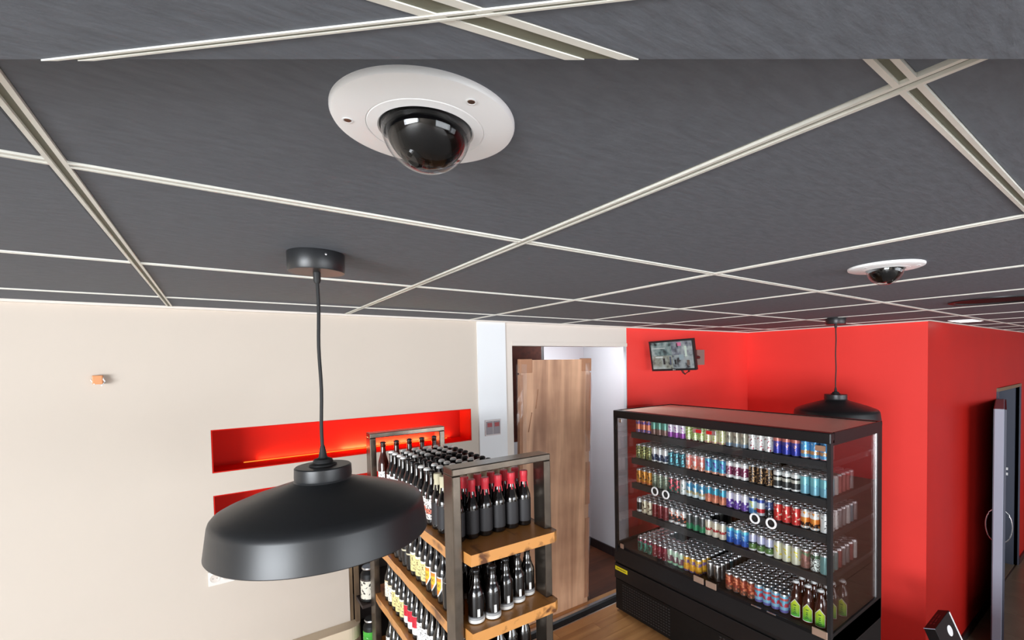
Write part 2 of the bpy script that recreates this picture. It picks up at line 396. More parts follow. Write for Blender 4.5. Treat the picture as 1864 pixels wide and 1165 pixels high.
for i, (dx, r, mm) in enumerate(((-.16, .014, 'blk'), (-.02, .035, 'wallg'), (.09, .03, 'shelf'))):
    bm = bmesh.new(); tube(bm, [(dx, 0, 0), (dx+.01*(i == 0), 0, 1.2), (dx, .02, 2.35), (dx-.03*(i == 0), .02, 2.59)], r, 10); obj(('hose', 'pipe', 'pipe')[i], bm, M[mm], pr)

# ------------------------------------------------------------------ leaning wood panel
def slab_between(bl, br, tl, tr, thick):
    """matrix for a leaning sheet: origin bottom left, x along width, z up the sheet"""
    bl, br, tl = Vector(bl), Vector(br), Vector(tl)
    x = (br-bl); z = (tl-bl); wv = x.length; hv = z.length; x.normalize(); z = (z-x*z.dot(x)).normalized(); yv = z.cross(x)
    m = Matrix.Identity(4)
    for i in range(3): m[i][0], m[i][1], m[i][2], m[i][3] = x[i], yv[i], z[i], bl[i]
    return m, wv, hv
mw, ww, hh = slab_between((2.150, 3.055, .015), (2.868, 3.035, .015), (1.998, 2.965, 2.262), None, .03)
wp = bpy.data.objects.new('wood_panel', None); col.objects.link(wp); wp.matrix_world = mw
tag(wp, 'tall oak-look laminate panel wrapped in film leaning in the open doorway', 'panel')
bm = bmesh.new(); box(bm, 0, ww, 0, .028, 0, hh); obj('board', bm, M['board'], wp)
for x in (.0, ww-.105):
    bm = bmesh.new(); box(bm, x-.012 if x == 0 else x+.01, x+.105 if x == 0 else ww+.010, -.008, .034, hh-.105, hh+.008)
    bmesh.ops.bevel(bm, geom=bm.edges[:], offset=.003, segments=1, affect='EDGES'); obj('cardboard_corner', bm, M['card'], wp)
for z0, z1 in ((1.42, hh-.12), (.93, 1.32), (.05, .80)):
    bm = bmesh.new(); box(bm, ww-.038, ww+.008, -.005, .033, z0, z1); obj('cardboard_edge', bm, M['card'], wp)
for z0, z1 in ((1.05, hh-.12), (.1, .95)):
    bm = bmesh.new(); box(bm, -.010, .020, -.005, .033, z0, z1); obj('cardboard_edge', bm, M['card'], wp)
bm = bmesh.new(); n = 22
for side in (0, 1):   # crumpled wrapping film along both long edges
    prev = None
    for i in range(n+1):
        z = hh*i/n*.985; j = random.uniform(-.008, .012); x0 = (-.03+j if side == 0 else ww+.028+j); x1 = (.05 if side == 0 else ww-.06)
        a, b, c = bm.verts.new((x0, .01+random.uniform(-.006, .006), z)), bm.verts.new((x1, -.012+random.uniform(-.002, .002), z)), bm.verts.new(((x0+x1)/2, -.016+random.uniform(-.006, .004), z))
        if prev:
            for p, q in ((0, 2), (2, 1)): bm.faces.new((prev[p], prev[q], (a, b, c)[q], (a, b, c)[p]))
        prev = (a, b, c)
obj('wrapping_film', bm, M['film'], wp)
for x, z, dx, dz in ((.075, 1.66, .03, .16), (.145, 1.85, .02, .16)):   # scratches of tape
    bm = bmesh.new(); tube(bm, [(x, -.002, z), (x+dx, -.002, z+dz)], .003, 5); obj('tape_strip', bm, M['card'], wp)
mw2, w2, h2 = slab_between((2.60, 3.20, .015), (3.02, 3.19, .015), (2.46, 3.10, 2.26), None, .02)
wp2 = bpy.data.objects.new('dark_panel', None); col.objects.link(wp2); wp2.matrix_world = mw2
tag(wp2, 'dark film-wrapped sheet standing just behind the oak-look panel', 'panel')
bm = bmesh.new(); box(bm, 0, w2-.06, 0, .02, 0, h2); obj('sheet', bm, M['dark'], wp2)
bm = bmesh.new(); box(bm, w2-.058, w2-.045, -.004, .024, .5, h2-.05); obj('film_edge', bm, M['film'], wp2)

# ------------------------------------------------------------------ wall fittings
sw = empty('light_switch', (1.893, 2.986, 1.745), label='double light switch plate on the cool white pilaster', cat='switch')
boxo('cover_frame', (1.826, 1.960, 2.978, 2.987, 1.683, 1.806), mat('switch_frame', (206, 196, 196), .4), sw, .002)
for i in (0, 1):
    r = boxo('rocker', (1.834+i*.063, 1.890+i*.063, 2.974, 2.979, 1.694, 1.795), mat('switch_grey', (120, 112, 116), .35, metal=.3), sw, .001)
    boxo('red_mark', (1.842+i*.063, 1.882+i*.063, 2.9725, 2.9745, 1.752, 1.784), mat('switch_red', (150, 40, 44), .4), sw)
ou = empty('wall_socket', (.161, 2.999, 1.04), label='white double wall socket just below the near lamp shade', cat='socket')
boxo('cover_plate', (.112, .230, 2.990, 2.9995, 1.037, 1.117), M['socket'], ou, .002)
for i in (0, 1):
    bm = bmesh.new(); lathe(bm, [(0, .0008), (.020, .0008), (.0225, .0022), (.0235, 0)], 24)
    bmesh.ops.rotate(bm, verts=bm.verts, cent=(0, 0, 0), matrix=Matrix.Rotation(PI/2, 3, 'X'))
    o = obj('outlet_face', bm, M['trim'], ou, (.142-.161+.057*i, -.0095, .037))
    for s_ in (-1, 1): boxo('pin_hole', (.142+.057*i+s_*.009-.002, .142+.057*i+s_*.009+.002, 2.9882, 2.9890, 1.075, 1.079), mat('pin_grey', (120, 110, 105), .6), ou)
jc = empty('cable_connector', (-.28, 2.999, 2.19), label='small orange cable connector on bare wires sticking from white wall', cat='connector')
boxo('connector_block', (-.300, -.262, 2.968, 2.992, 2.178, 2.222), M['orange'], jc, .004)
bm = bmesh.new(); tube(bm, [(-.0, 0, .02), (.012, -.02, .03), (.025, -.03, .0), (.012, -.028, -.02)], .0035, 6); tube(bm, [(-.01, 0, .01), (-.025, -.02, .01), (-.012, -.03, -.012)], .003, 6); obj('wires', bm, M['white'], jc)

# ------------------------------------------------------------------ dome cameras
def dome_camera(loc, turn, label):
    t = empty('dome_camera', (*loc, 2.578), turn, label=label, cat='security camera')
    bm = bmesh.new()
    lathe(bm, [(.1178, 0), (.1178, -.004), (.1160, -.0075), (.108, -.0105), (.0765, -.0122), (.0757, -.0108), (.0745, -.0125), (.062, -.0138), (.060, -.012), (.060, 0)], 96)
    obj('mounting_ring', bm, M['white'], t)
    for a in (2.788, -1.373, .71):
        bm = bmesh.new(); lathe(bm, [(.0068, 0), (.0068, -.0006), (.0052, -.0008), (.0045, .0)], 20)
        s_ = obj('screw_recess', bm, M['white'], t, (.0975*math.cos(a), .0975*math.sin(a), -.0114))
        bm = bmesh.new(); lathe(bm, [(.0046, .0002), (.0040, -.0008), (.0018, -.0010), (0, -.0004)], 14); obj('screw', bm, M['screwm'], s_)
    bm = bmesh.new(); R = .0585; n = 18
    lathe(bm, [(R*math.cos(PI/2*i/n), -.010-R*.98*math.sin(PI/2*i/n)) for i in range(n)]+[(0, -.010-R*.98)], 56)
    obj('dome_cover', bm, M['dome'], t)
    bm = bmesh.new(); R = .0535
    tilt = 1.00   # the black eyeball liner covers the upper side and most of the dome
    lathe(bm, [(R*math.cos(PI/2*i/n), -R*.95*math.sin(PI/2*i/n)) for i in range(int(n*.72))]+[(R*.30, -R*.90), (0, -R*.88)], 48)
    bmesh.ops.rotate(bm, verts=bm.verts, cent=(0, 0, 0), matrix=Matrix.Rotation(.22, 3, 'Y'))
    b_ = obj('black_liner', bm, M['ball'], t, (0, 0, -.010))
    bm = bmesh.new(); lathe(bm, [(.017, 0), (.017, -.012), (.014, -.016), (.012, -.014), (.0, -.013)], 28)
    bmesh.ops.rotate(bm, verts=bm.verts, cent=(0, 0, 0), matrix=Matrix.Rotation(.7, 3, 'Y')); obj('lens', bm, M['ball'], b_, (-.014, 0, -.034))
    return t
dome_camera((.424, .413), 0, 'large white round dome security camera nearest on the grey ceiling')
dome_camera((2.143, .435), 2.1, 'smaller-looking dome security camera farther right on the grey ceiling')
dn = empty('ceiling_speaker', (3.955, .441, 2.578), label='flat black round ceiling fitting at the right edge beyond the far camera', cat='speaker')
bm = bmesh.new(); lathe(bm, [(.222, 0), (.222, -.006), (.210, -.010), (.196, -.008), (.192, 0)], 64); obj('outer_ring', bm, M['blk'], dn)
bm = bmesh.new(); lathe(bm, [(.192, -.001), (.10, -.003), (0, -.003)], 48); gr = obj('grille', bm, M['fridlow'], dn)
pl = empty('ceiling_light', (5.95, .99, 2.577), label='thin white light panel in the ceiling beside the red corner', cat='ceiling light')
boxo('frame', (5.74, 6.14, .90, 1.08, 2.572, 2.577), M['white'], pl); boxo('diffuser', (5.75, 6.13, .91, 1.07, 2.570, 2.572), emis('panel_glow', (255, 255, 250), 1.6), pl)

# ------------------------------------------------------------------ pendant lamps
def pendant(loc, dz, r, label):
    t = empty('pendant_lamp', (*loc, 2.578), label=label, cat='pendant lamp')
    bm = bmesh.new(); lathe(bm, [(.0745, 0), (.0755, -.002), (.0750, -.052), (.073, -.055), (0, -.055)], 56); cn = obj('canopy', bm, M['lamp'], t)
    bm = bmesh.new(); lathe(bm, [(0, 0), (.003, 0), (.003, .002), (0, .003)], 10); bmesh.ops.rotate(bm, verts=bm.verts, cent=(0, 0, 0), matrix=Matrix.Rotation(PI/2, 3, 'X')); obj('screw', bm, M['silver'], cn, (.012, -.0735, -.014))
    bm = bmesh.new(); lathe(bm, [(.010, -.055), (.010, -.078), (.007, -.086), (.004, -.086)], 20); obj('cord_grip', bm, M['cord'], t)
    zt = -.57+dz
    bm = bmesh.new(); pts = [(.0015*math.sin(i*.8), .0012*math.cos(i*.9)-.001, -.08+(zt+.06)*i/16*1.0) for i in range(17)]
    pts[0] = (0, 0, -.06); pts.append((0, 0, zt)); tube(bm, pts, .0048, 10); obj('cord', bm, M['cord'], t)
    z = zt-.02
    bm = bmesh.new(); lathe(bm, [(.0055, z+.028), (.0075, z+.02), (.011, z-.004), (.013, z-.008), (.024, z-.012), (.027, z-.018), (.026, z-.022), (.036, z-.026), (.037, z-.030)], 36); obj('strain_relief', bm, M['cord'], t)
    z -= .030   # neck top, .075 below => shade
    bm = bmesh.new(); k = r/.29
    lathe(bm, [(0, z), (.072*k, z), (.0755*k, z-.003*k), (.0765*k, z-.030*k), (.0755*k, z-.036*k), (.078*k, z-.041*k), (.098*k, z-.050*k), (.150*k, z-.066*k), (.21*k, z-.086*k), (.255*k, z-.104*k), (.270*k, z-.112*k), (.2765*k, z-.120*k), (.2795*k, z-.130*k), (.290*k, z-.206*k), (.2885*k, z-.2085*k), (.286*k, z-.206*k)], 112)
    sh = obj('shade', bm, M['lamp'], t)
    bm = bmesh.new(); lathe(bm, [(.2865*k, z-.207*k), (.2755*k, z-.130*k), (.266*k, z-.117*k), (.15*k, z-.071*k), (.06*k, z-.050*k), (0, z-.048*k)], 80); obj('shade_lining', bm, M['lampin'], t)
    bm = bmesh.new(); lathe(bm, [(.02, z-.05*k), (.022, z-.085*k), (.016, z-.09*k), (.030, z-.12*k), (.034, z-.145*k), (.026, z-.168*k), (0, z-.178*k)], 28); obj('bulb', bm, M['white'], t)
    return t
pendant((.430, 1.310), 0, .29, 'large black pendant lamp nearest the camera in front of red niche')
pendant((4.35, 1.50), -.022, .325, 'black pendant lamp hanging before the fridge and red wall')

# ------------------------------------------------------------------ monitor
Q = [Vector(q) for q in ((3.7509, 3.0427, 2.4375), (3.8367, 2.5567, 2.4512), (3.8884, 2.5573, 2.1470), (3.8027, 3.0433, 2.1334))]
Q = [CAM+(q-CAM)*.965 for q in Q]
c = sum(Q, Vector())/4; x = (Q[1]-Q[0]+Q[2]-Q[3]).normalized(); z = (Q[0]-Q[3]+Q[1]-Q[2]); z = (z-x*z.dot(x)).normalized(); yv = z.cross(x)
mw_ = (Q[1]-Q[0]).length; mh = (Q[0]-Q[3]).length
mm = Matrix.Identity(4)
for i in range(3): mm[i][0], mm[i][1], mm[i][2], mm[i][3] = x[i], yv[i], z[i], c[i]
mon = bpy.data.objects.new('monitor', None); col.objects.link(mon); mon.matrix_world = mm
tag(mon, 'black flat monitor showing four camera views high on the red wall', 'monitor')
bm = bmesh.new(); b = .016
box(bm, -mw_/2, mw_/2, 0, .030, -mh/2, mh/2)
for a in ((-mw_/2, mw_/2, mh/2-b, mh/2), (-mw_/2, mw_/2, -mh/2, -mh/2+b*1.2), (-mw_/2, -mw_/2+b, -mh/2+b*1.2, mh/2-b), (mw_/2-b, mw_/2, -mh/2+b*1.2, mh/2-b)): box(bm, a[0], a[1], -.006, 0, a[2], a[3])
obj('casing', bm, M['blk'], mon)
def feed(name, base, dk, hi, sc, seed):
    m, t, bsdf = nt(name); L = t.links.new
    tc = t.nodes.new('ShaderNodeTexCoord'); mp = t.nodes.new('ShaderNodeMapping'); mp.inputs['Location'].default_value = (seed, 0, seed*.7); L(tc.outputs['Object'], mp.inputs[0])
    v = t.nodes.new('ShaderNodeTexVoronoi'); v.inputs['Scale'].default_value = sc; L(mp.outputs[0], v.inputs[0])
    n = t.nodes.new('ShaderNodeTexNoise'); n.inputs['Scale'].default_value = sc*.6; n.inputs['Detail'].default_value = 5; L(mp.outputs[0], n.inputs[0])
    ad = t.nodes.new('ShaderNodeMath'); ad.operation = 'MULTIPLY_ADD'; ad.inputs[1].default_value = .22; L(v.outputs['Distance'], ad.inputs[0]); L(n.outputs[0], ad.inputs[2])
    r = t.nodes.new('ShaderNodeValToRGB'); e = r.color_ramp.elements; e[0].position = .42; e[0].color = s2l(dk); e[1].position = .85; e[1].color = s2l(hi); q = e.new(.58); q.color = s2l(base)
    L(ad.outputs[0], r.inputs[0]); L(r.outputs[0], bsdf.inputs['Emission Color']); bsdf.inputs['Emission Strength'].default_value = .62
    bsdf.inputs['Base Color'].default_value = (.02, .02, .02, 1); bsdf.inputs['Roughness'].default_value = .2
    return m
sx0, sx1, sz0, sz1 = -mw_/2+b, mw_/2-b, -mh/2+b*1.2, mh/2-b; xm, zm = (sx0+sx1)/2, (sz0+sz1)/2
cells = [(sx0, xm, zm, sz1, (120, 142, 142), (40, 45, 48)), (xm, sx1, zm, sz1, (122, 128, 142), (30, 34, 38)), (sx0, xm, sz0, zm, (150, 152, 140), (40, 44, 50)), (xm, sx1, sz0, zm, (150, 160, 165), (44, 46, 50))]
scr = None
for i, (a0, a1, b0, b1, cb, ck) in enumerate(cells):
    bm = bmesh.new(); g = .0006; box(bm, a0+g, a1-g, -.003, 0, b0+g, b1-g); f_ = obj('screen_view', bm, feed('camera_feed', cb, ck, (190, 200, 198), 22, i*3.1), mon)
for (px, pz, pw, ph, cc) in ((.085, .105, .045, .034, (222, 120, 160)), (.065, .098, .014, .036, (20, 20, 24)), (.15, .035, .022, .10, (205, 220, 208)), (-.14, .075, .15, .006, (210, 216, 214)), (-.09, -.055, .022, .06, (40, 42, 46)), (.03, -.065, .018, .045, (36, 40, 44)), (-.14, -.012, .08, .012, (215, 222, 220)), (.10, -.02, .05, .05, (150, 168, 176)), (.165, -.075, .03, .05, (110, 92, 84)), (-.02, -.05, .016, .08, (80, 88, 108))):
    bm = bmesh.new(); box(bm, px-pw/2, px+pw/2, -.0036, -.003, pz-ph/2, pz+ph/2)
    obj('picture_detail', bm, emis('feed_detail', cc, .7), mon)
bm = bmesh.new(); box(bm, -.004, .004, -.0068, -.006, -mh/2+.005, -mh/2+.012); box(bm, .008, .022, -.0068, -.006, -mh/2+.007, -mh/2+.010); obj('badge', bm, M['socket'], mon)
bm = bmesh.new(); box(bm, -.06, .06, .030, .055, -.05, .05); box(bm, -.02, .02, .055, .10, -.02, .02); obj('mount', bm, M['blk'], mon)
bm = bmesh.new()
for k in range(3): tube(bm, [(.06+k*.01, .02, -mh/2+.01), (.075+k*.012, .03, -mh/2-.03-.008*k), (.095+k*.01, .035, -mh/2-.048+.01*k), (.13+k*.008, .035, -mh/2-.02), (.17, .045, -mh/2+.06)], .0032, 6)
obj('cables', bm, M['cord'], mon)
inv = mm.inverted()
def mpart(name, bm, m):
    for v in bm.verts: v.co = inv @ v.co
    return obj(name, bm, m, mon)
bm = bmesh.new(); box(bm, 4.36, 4.49, 2.90, 2.998, 2.187, 2.352); mpart('wall_bracket', bm, mat('bracket_grey', (150, 128, 120), .5))
bm = bmesh.new(); tube(bm, [(3.77, 2.70, 2.27), (3.98, 2.72, 2.27), (4.40, 2.91, 2.27)], .018, 10); mpart('swing_arm', bm, M['blk'])

# ------------------------------------------------------------------ steel and wood rack
RX0, RX1, RN, RF = .905, 1.375, 1.527, 2.727
rack = empty('bottle_rack', ((RX0+RX1)/2, (RN+RF)/2, 0), label='tall raw steel frame rack with thick rustic wood shelves', cat='rack')
RC = Vector(rack.location)
def rbox(name, d, m, parent=rack, bev=.002): return boxo(name, d, m, parent, bev)
TX, TW, TH = .036, .090, .030
for yy in (RN, RF):
    y0, y1 = yy-TW/2, yy+TW/2
    rbox('post', (RX0, RX0+TX, y0, y1, 0, 1.838-TH), M['steel'], rack, .004); rbox('post', (RX1-TX, RX1, y0, y1, 0, 1.838-TH), M['steel'], rack, .004)
    rbox('top_rail', (RX0, RX1, y0, y1, 1.838-TH, 1.838), M['steel'], rack, .004)
SHZ = [1.502, 1.190, .865, .53, .19]
for i, zt in enumerate(SHZ):
    bm = bmesh.new(); x0, x1, y0, y1 = RX0+TX+.001, RX1-TX-.001, RN-.095, RF+.06
    n = 14     # plank with a slightly wavy natural edge, notched round the posts
    pts = [(x0+.012, y0), (x1+.012, y0-.006), (x1+.036, y0+.012), (x1+.038, RN-TW/2-.003), (x1, RN-TW/2-.003), (x1, RN+TW/2+.003)]
    pts += [(RX1-.004+.003*math.sin(k*1.7+i), RN+TW/2+.003+(RF-RN-TW)*k/n) for k in range(n+1)]
    pts += [(x1, RF-TW/2-.001), (x1, y1), (x0, y1), (x0, RF-TW/2-.001)]
    pts += [(RX0+.006+.002*math.sin(k*2.1+i), RF-TW/2-.001-(RF-RN-TW)*k/n) for k in range(n+1)]
    pts += [(x0, RN+TW/2+.003)]
    lo = [bm.verts.new((px-RC.x, py-RC.y, zt-.046)) for px, py in pts]; hi = [bm.verts.new((px-RC.x, py-RC.y, zt)) for px, py in pts]
    bm.faces.new(lo[::-1]); bm.faces.new(hi)
    for k in range(len(pts)): bm.faces.new((lo[k], lo[(k+1) % len(pts)], hi[(k+1) % len(pts)], hi[k]))
    bmesh.ops.triangulate(bm, faces=[f for f in bm.faces if len(f.verts) > 4]); obj('shelf', bm, M['plank'], rack)

# ---- bottles
def glass_profile(kind):
    if kind == 'long': return [(0, 0), (.027, 0), (.0305, .004), (.0305, .128), (.029, .142), (.023, .160), (.0165, .178), (.0135, .195), (.0125, .228), (.0150, .230), (.0150, .237), (.0128, .238), (.0128, .246), (0, .246)]
    if kind == 'tall': return [(0, 0), (.027, 0), (.0305, .004), (.0305, .155), (.028, .175), (.020, .205), (.0150, .225), (.0135, .262), (.0155, .265), (.0155, .275), (.0135, .277), (.0135, .288), (0, .288)]
    if kind == 'stub': return [(0, 0), (.029, 0), (.0335, .004), (.0335, .105), (.0315, .120), (.023, .140), (.0175, .157), (.0185, .163), (.0145, .172), (.0135, .195), (.0155, .198), (.0155, .204), (.0135, .206), (0, .212)]
    if kind == 'jug': return [(0, 0), (.033, 0), (.036, .005), (.036, .120), (.033, .145), (.024, .170), (.018, .185), (.0145, .205), (.0165, .208), (.0165, .216), (0, .217)]
def cap_profile(top, r=.0160): return [(r+.0008, top-.006), (r+.0012, top-.004), (r, top+.0010), (r-.003, top+.0040), (r-.008, top+.0062), (0, top+.0070)]
GM = {}
for kd in ('long', 'tall', 'stub', 'jug'):
    for g in ('glassd', 'glassb'):
        bm = bmesh.new(); lathe(bm, glass_profile(kd), 20); GM[kd, g] = mesh('bottle_body', bm, M[g])
TOP = dict(long=.246, tall=.288, stub=.212, jug=.217)
CM = {}
for kd in ('long', 'tall', 'stub'):
    for c_ in ('capw', 'capb', 'capc', 'capbl'):
        bm = bmesh.new(); lathe(bm, cap_profile(TOP[kd]), 18); CM[kd, c_] = mesh('crown_cap', bm, M[c_])
for c_ in ('waxr', 'waxc'):
    bm = bmesh.new(); lathe(bm, [(.0150, .200), (.0168, .204), (.0165, .222), (.0180, .226), (.0180, .244), (.0165, .250), (0, .2515)], 20)
    for a in (0, 1.1, 2.9, 4.2): tube(bm, [(.0150*math.cos(a), .0150*math.sin(a), .205), (.0165*math.cos(a), .0165*math.sin(a), .190), (.0185*math.cos(a+.1), .0185*math.sin(a+.1), .176)], .0024, 5)
    CM['wax', c_] = mesh('wax_seal', bm, M[c_])
LABM = dict(
 labk=M['labk'],
 yellow=bands('label_pale_yellow', [(0, (232, 218, 150)), (.85, (240, 236, 220))], (120, 100, 70), 130, .60, .6, z0=.03, z1=.125),
 cream=bands('label_cream_print', [(0, (240, 232, 214)), (.9, (226, 200, 160))], (120, 80, 60), 150, .60, .6, z0=.03, z1=.125),
 red=bands('label_red_white', [(0, (238, 236, 232)), (.35, (206, 30, 52)), (.95, (240, 238, 234))], (40, 24, 28), 140, .64, .6, z0=.03, z1=.125),
 shield=bands('label_orange_shield', [(0, (214, 132, 40)), (.35, (240, 190, 50)), (.75, (214, 132, 40))], None, z0=.03, z1=.125, rough=.6),
 teal=bands('label_red_teal', [(0, (196, 216, 214)), (.4, (190, 30, 38)), (.9, (220, 224, 220))], (236, 232, 224), 120, .6, .6, z0=.02, z1=.12),
 blue=bands('label_bright_blue', [(0, (30, 150, 220)), (.8, (40, 120, 200))], (240, 190, 160), 120, .62, .6, z0=.03, z1=.125),
 pink=bands('label_art_white', [(0, (238, 230, 224)), (.25, (224, 120, 96)), (.5, (240, 232, 226))], (30, 30, 34), 140, .56, .6, z0=.03, z1=.125),
 white=bands('label_white_print', [(0, (236, 234, 230)), (.8, (228, 226, 222))], (30, 30, 30), 160, .6, .6, z0=.03, z1=.125),
 net=bands('label_thin_lines', [(0, (20, 15, 12)), (.5, (206, 198, 170)), (.56, (20, 15, 12)), (.8, (206, 198, 170)), (.85, (20, 15, 12))], None, z0=.02, z1=.15, rough=.4),
)
LM_ = {}
for n_, mt in LABM.items():
    bm = bmesh.new()
    if n_ == 'shield':
        tp = lambda u: 1.0
        for rr, g_, mi in ((.0308, 1.0, 0), (.0311, .80, 1)):
            lo = []; hi = []; N = 8
            for i in range(N+1):
                u = i/N; a = PI-.95*g_+1.9*g_*u; zl = .030+.040*abs(2*u-1)**1.3+(1-g_)*.03; hi.append(bm.verts.new((rr*math.cos(a), rr*math.sin(a), .122-(1-g_)*.03))); lo.append(bm.verts.new((rr*math.cos(a), rr*math.sin(a), zl)))
            for i in range(N): f = bm.faces.new((lo[i], lo[i+1], hi[i+1], hi[i])); f.material_index = mi; f.smooth = True
        LM_[n_] = mesh('label', bm, [M['socket'], mt])
    else:
        patch(bm, .0309, PI-1.5, PI+1.5, .028 if n_ != 'labk' else .022, .122, 12); LM_[n_] = mesh('label', bm, mt)
bm = bmesh.new(); patch(bm, .0339, 0, 2*PI, .003, .030, 20); LM_['fade'] = mesh('white_base_print', bm, bands('fade_base', [(0, (225, 222, 216)), (.45, (150, 150, 150)), (.75, (80, 80, 82))], None, z0=0, z1=.034, rough=.35))
bm = bmesh.new(); patch(bm, .0341, -PI*.62-.16, -PI*.62+.16, .030, .062, 3); LM_['bar'] = mesh('barcode', bm, bands('barcode_print', [(0, (236, 234, 230)), (.5, (236, 234, 230))], (30, 30, 30), 300, .55, .5, stretch=(1, 1, .05)))
for k_ in (1, 2): pass
def text_mesh(txt, size, r, z, ang, m):
    cu = bpy.data.curves.new('txt', 'FONT'); cu.body = txt; cu.size = size; cu.align_x = 'CENTER'; cu.align_y = 'CENTER'; cu.resolution_u = 2
    t_ = bpy.data.objects.new('txt', cu); col.objects.link(t_); dg = bpy.context.evaluated_depsgraph_get()
    me = bpy.data.meshes.new_from_object(t_.evaluated_get(dg)); bpy.data.objects.remove(t_)
    for v in me.vertices:
        a_ = ang+v.co.x/r; v.co = Vector((r*math.cos(a_), r*math.sin(a_), z+v.co.y))
    me.materials.clear(); me.materials.append(m); return me
LM_['TEX'] = text_mesh('TEX', .020, .0314, .083, PI, M['labk'])
PROTO = {}
def bottle(kind, gl, capn, labn, loc, rz, label, group, extra=()):
    """the kinds are made once and then copied, part by part, for every further bottle"""
    key = (kind, gl, capn, labn, tuple(extra))
    if key not in PROTO:
        t = empty('bottle', (0, 0, 0)); PROTO[key] = t
        b_ = link('glass_body', GM[kind, gl], t)
        link('cap' if not capn.startswith('wax') else 'wax_seal', CM['wax' if capn.startswith('wax') else kind, capn], t)
        if labn: link('label', LM_[labn], t)
        if labn == 'shield': link('lettering', LM_['TEX'], t)
        for e in extra: link('printed_base' if e == 'fade' else 'barcode', LM_[e], t)
    else:
        src = PROTO[key]; t = src.copy(); col.objects.link(t)
        for ch in list(src.children):
            c_ = ch.copy(); col.objects.link(c_); c_.parent = t
    t.location = loc; t.rotation_euler.z = rz
    t['label'] = label; t['category'] = 'bottle'; t['group'] = group
    return t
# top shelf: six columns, fifteen rows from the near post backwards
z = SHZ[0]+.001
COLS = [.975+.0655*i for i in range(6)]
CN = ['leftmost', 'second from left', 'third from left', 'third from right', 'second from right', 'rightmost']
for r in range(15):
    y = 1.600+.0685*r
    for c_ in range(6):
        x = COLS[c_]+random.uniform(-.0016, .0016); yy = y+random.uniform(-.003, .003)+(.004 if c_ == 0 and r == 0 else 0)
        if r in (0, 1):
            if r == 1 and c_ == 0: cap, wd = 'waxc', 'cream'
            else: cap, wd = 'waxr', 'red'
            bottle('long', 'glassd', cap, 'labk', (x, yy, z), PI/2-.25+random.uniform(-.2, .2), 'black-labelled bottle sealed with %s wax, %s in %s row, top rack shelf' % (wd, CN[c_], ('front', 'second')[r]), 'wax-sealed bottles on the top shelf')
        elif r in (2, 3):
            bottle('long', 'glassd', 'waxc', 'labk', (x, yy, z), random.uniform(-.2, .2), 'bottle with cream wax top, %s in %s row of top rack shelf' % (CN[c_], ('third', 'fourth')[r-2]), 'cream wax bottles on the top shelf')
        elif r == 14:
            if c_ == 5: continue
            bottle('tall', 'glassb', 'capb', 'white', (.957+.078*c_, 2.60, z), 0, 'tallest brown bottle at far end of top rack shelf, %s of five' % ('leftmost', 'second', 'middle', 'fourth', 'rightmost')[c_], 'tall brown bottles at the rack end')
        else:
            band = (r-4)//3
            cap = 'capw' if (band in (0, 2) and c_ < 5) or (r % 3 == 1 and c_ in (2, 3)) or r in (12, 13) else 'capb'
            if r == 4 and c_ < 2: cap = 'capb'
            lab = ('pink' if r < 6 else 'white') if c_ == 0 else None
            g = 'glassb' if c_ == 5 and r > 6 else 'glassd'
            bottle('long', g, cap, lab, (x, yy, z), random.uniform(-.15, .15), '%s-capped dark bottle, %s in %s row from near end, top shelf' % ({'capw': 'white', 'capb': 'black'}[cap], CN[c_], ORD[r]), 'dark bottles on the top rack shelf')
# second shelf
z = SHZ[1]+.001
seq2 = [('stub', 'capb', 'teal')]*2+[('long', 'capc', 'shield')]*3+[('long', 'capb', 'yellow')]*3+[('long', 'capb', 'net')]*5+[('long', 'capb', 'blue')]*2
dn2 = dict(teal='red and grey labelled bottle', shield='copper-capped bottle with orange shield label', yellow='dark bottle with pale yellow label', net='dark bottle with thin lined label', blue='bottle with bright blue label')
cnt = {}
for r, (kd, cp, lb) in enumerate(seq2):
    y = 1.600+.0685*r; cnt[lb] = cnt.get(lb, 0)+1
    for c_ in range(6):
        if r < 3 and c_ > 0:
            continue
        x = COLS[c_]-.012+random.uniform(-.002, .002)
        if c_ == 0: bottle(kd, 'glassd', cp, lb, (x, y, z), 0, '%s, %s from near post, second rack shelf' % (dn2[lb], ORD[cnt[lb]-1]), lb+' bottles along the second rack shelf')
        elif c_ < 4 or r > 11: bottle(kd if lb != 'teal' else 'long', 'glassd', cp if lb == 'shield' else 'capb', None, (x, y+random.uniform(-.004, .004), z), 0, '%s-capped bottle %s column in, level with the %s %s, second shelf' % ('copper' if lb == 'shield' else 'black', ORD[c_], ORD[cnt[lb]-1], {'teal': 'red-grey label', 'shield': 'orange shield', 'yellow': 'yellow label', 'net': 'lined label', 'blue': 'blue label'}[lb]), 'dark bottles inside the second rack shelf')
SP = [(.985, 1.478), (1.062, 1.500), (1.165, 1.522), (1.238, 1.545), (1.300, 1.585)]
SP = [(1.010, 1.512), (1.080, 1.500), (1.158, 1.528), (1.228, 1.545), (1.296, 1.570)]
nm = ['leftmost', 'second from left', 'middle', 'fourth from left', 'rightmost']
for i, (x, y) in enumerate(SP): bottle('stub', 'glassd', 'capb', None, (x, y, z), .2, 'squat black bottle with frosted white base, %s of front row, second rack shelf' % nm[i], 'squat bottles on the second rack shelf', ('fade', 'bar'))
for r in range(6):
    for c_ in range(4):
        x = 1.068+.0715*c_; y = 1.650+.072*r
        if r >= 2 and c_ < 3: continue
        bottle('stub', 'glassd', 'capb', None, (x+random.uniform(-.0015, .0015), y, z), .2, 'squat black bottle in %s row behind the frosted front row, %s' % (ORD[r+1], ('left', 'centre left', 'centre right', 'right')[c_]), 'squat bottles on the second rack shelf', ('fade',))
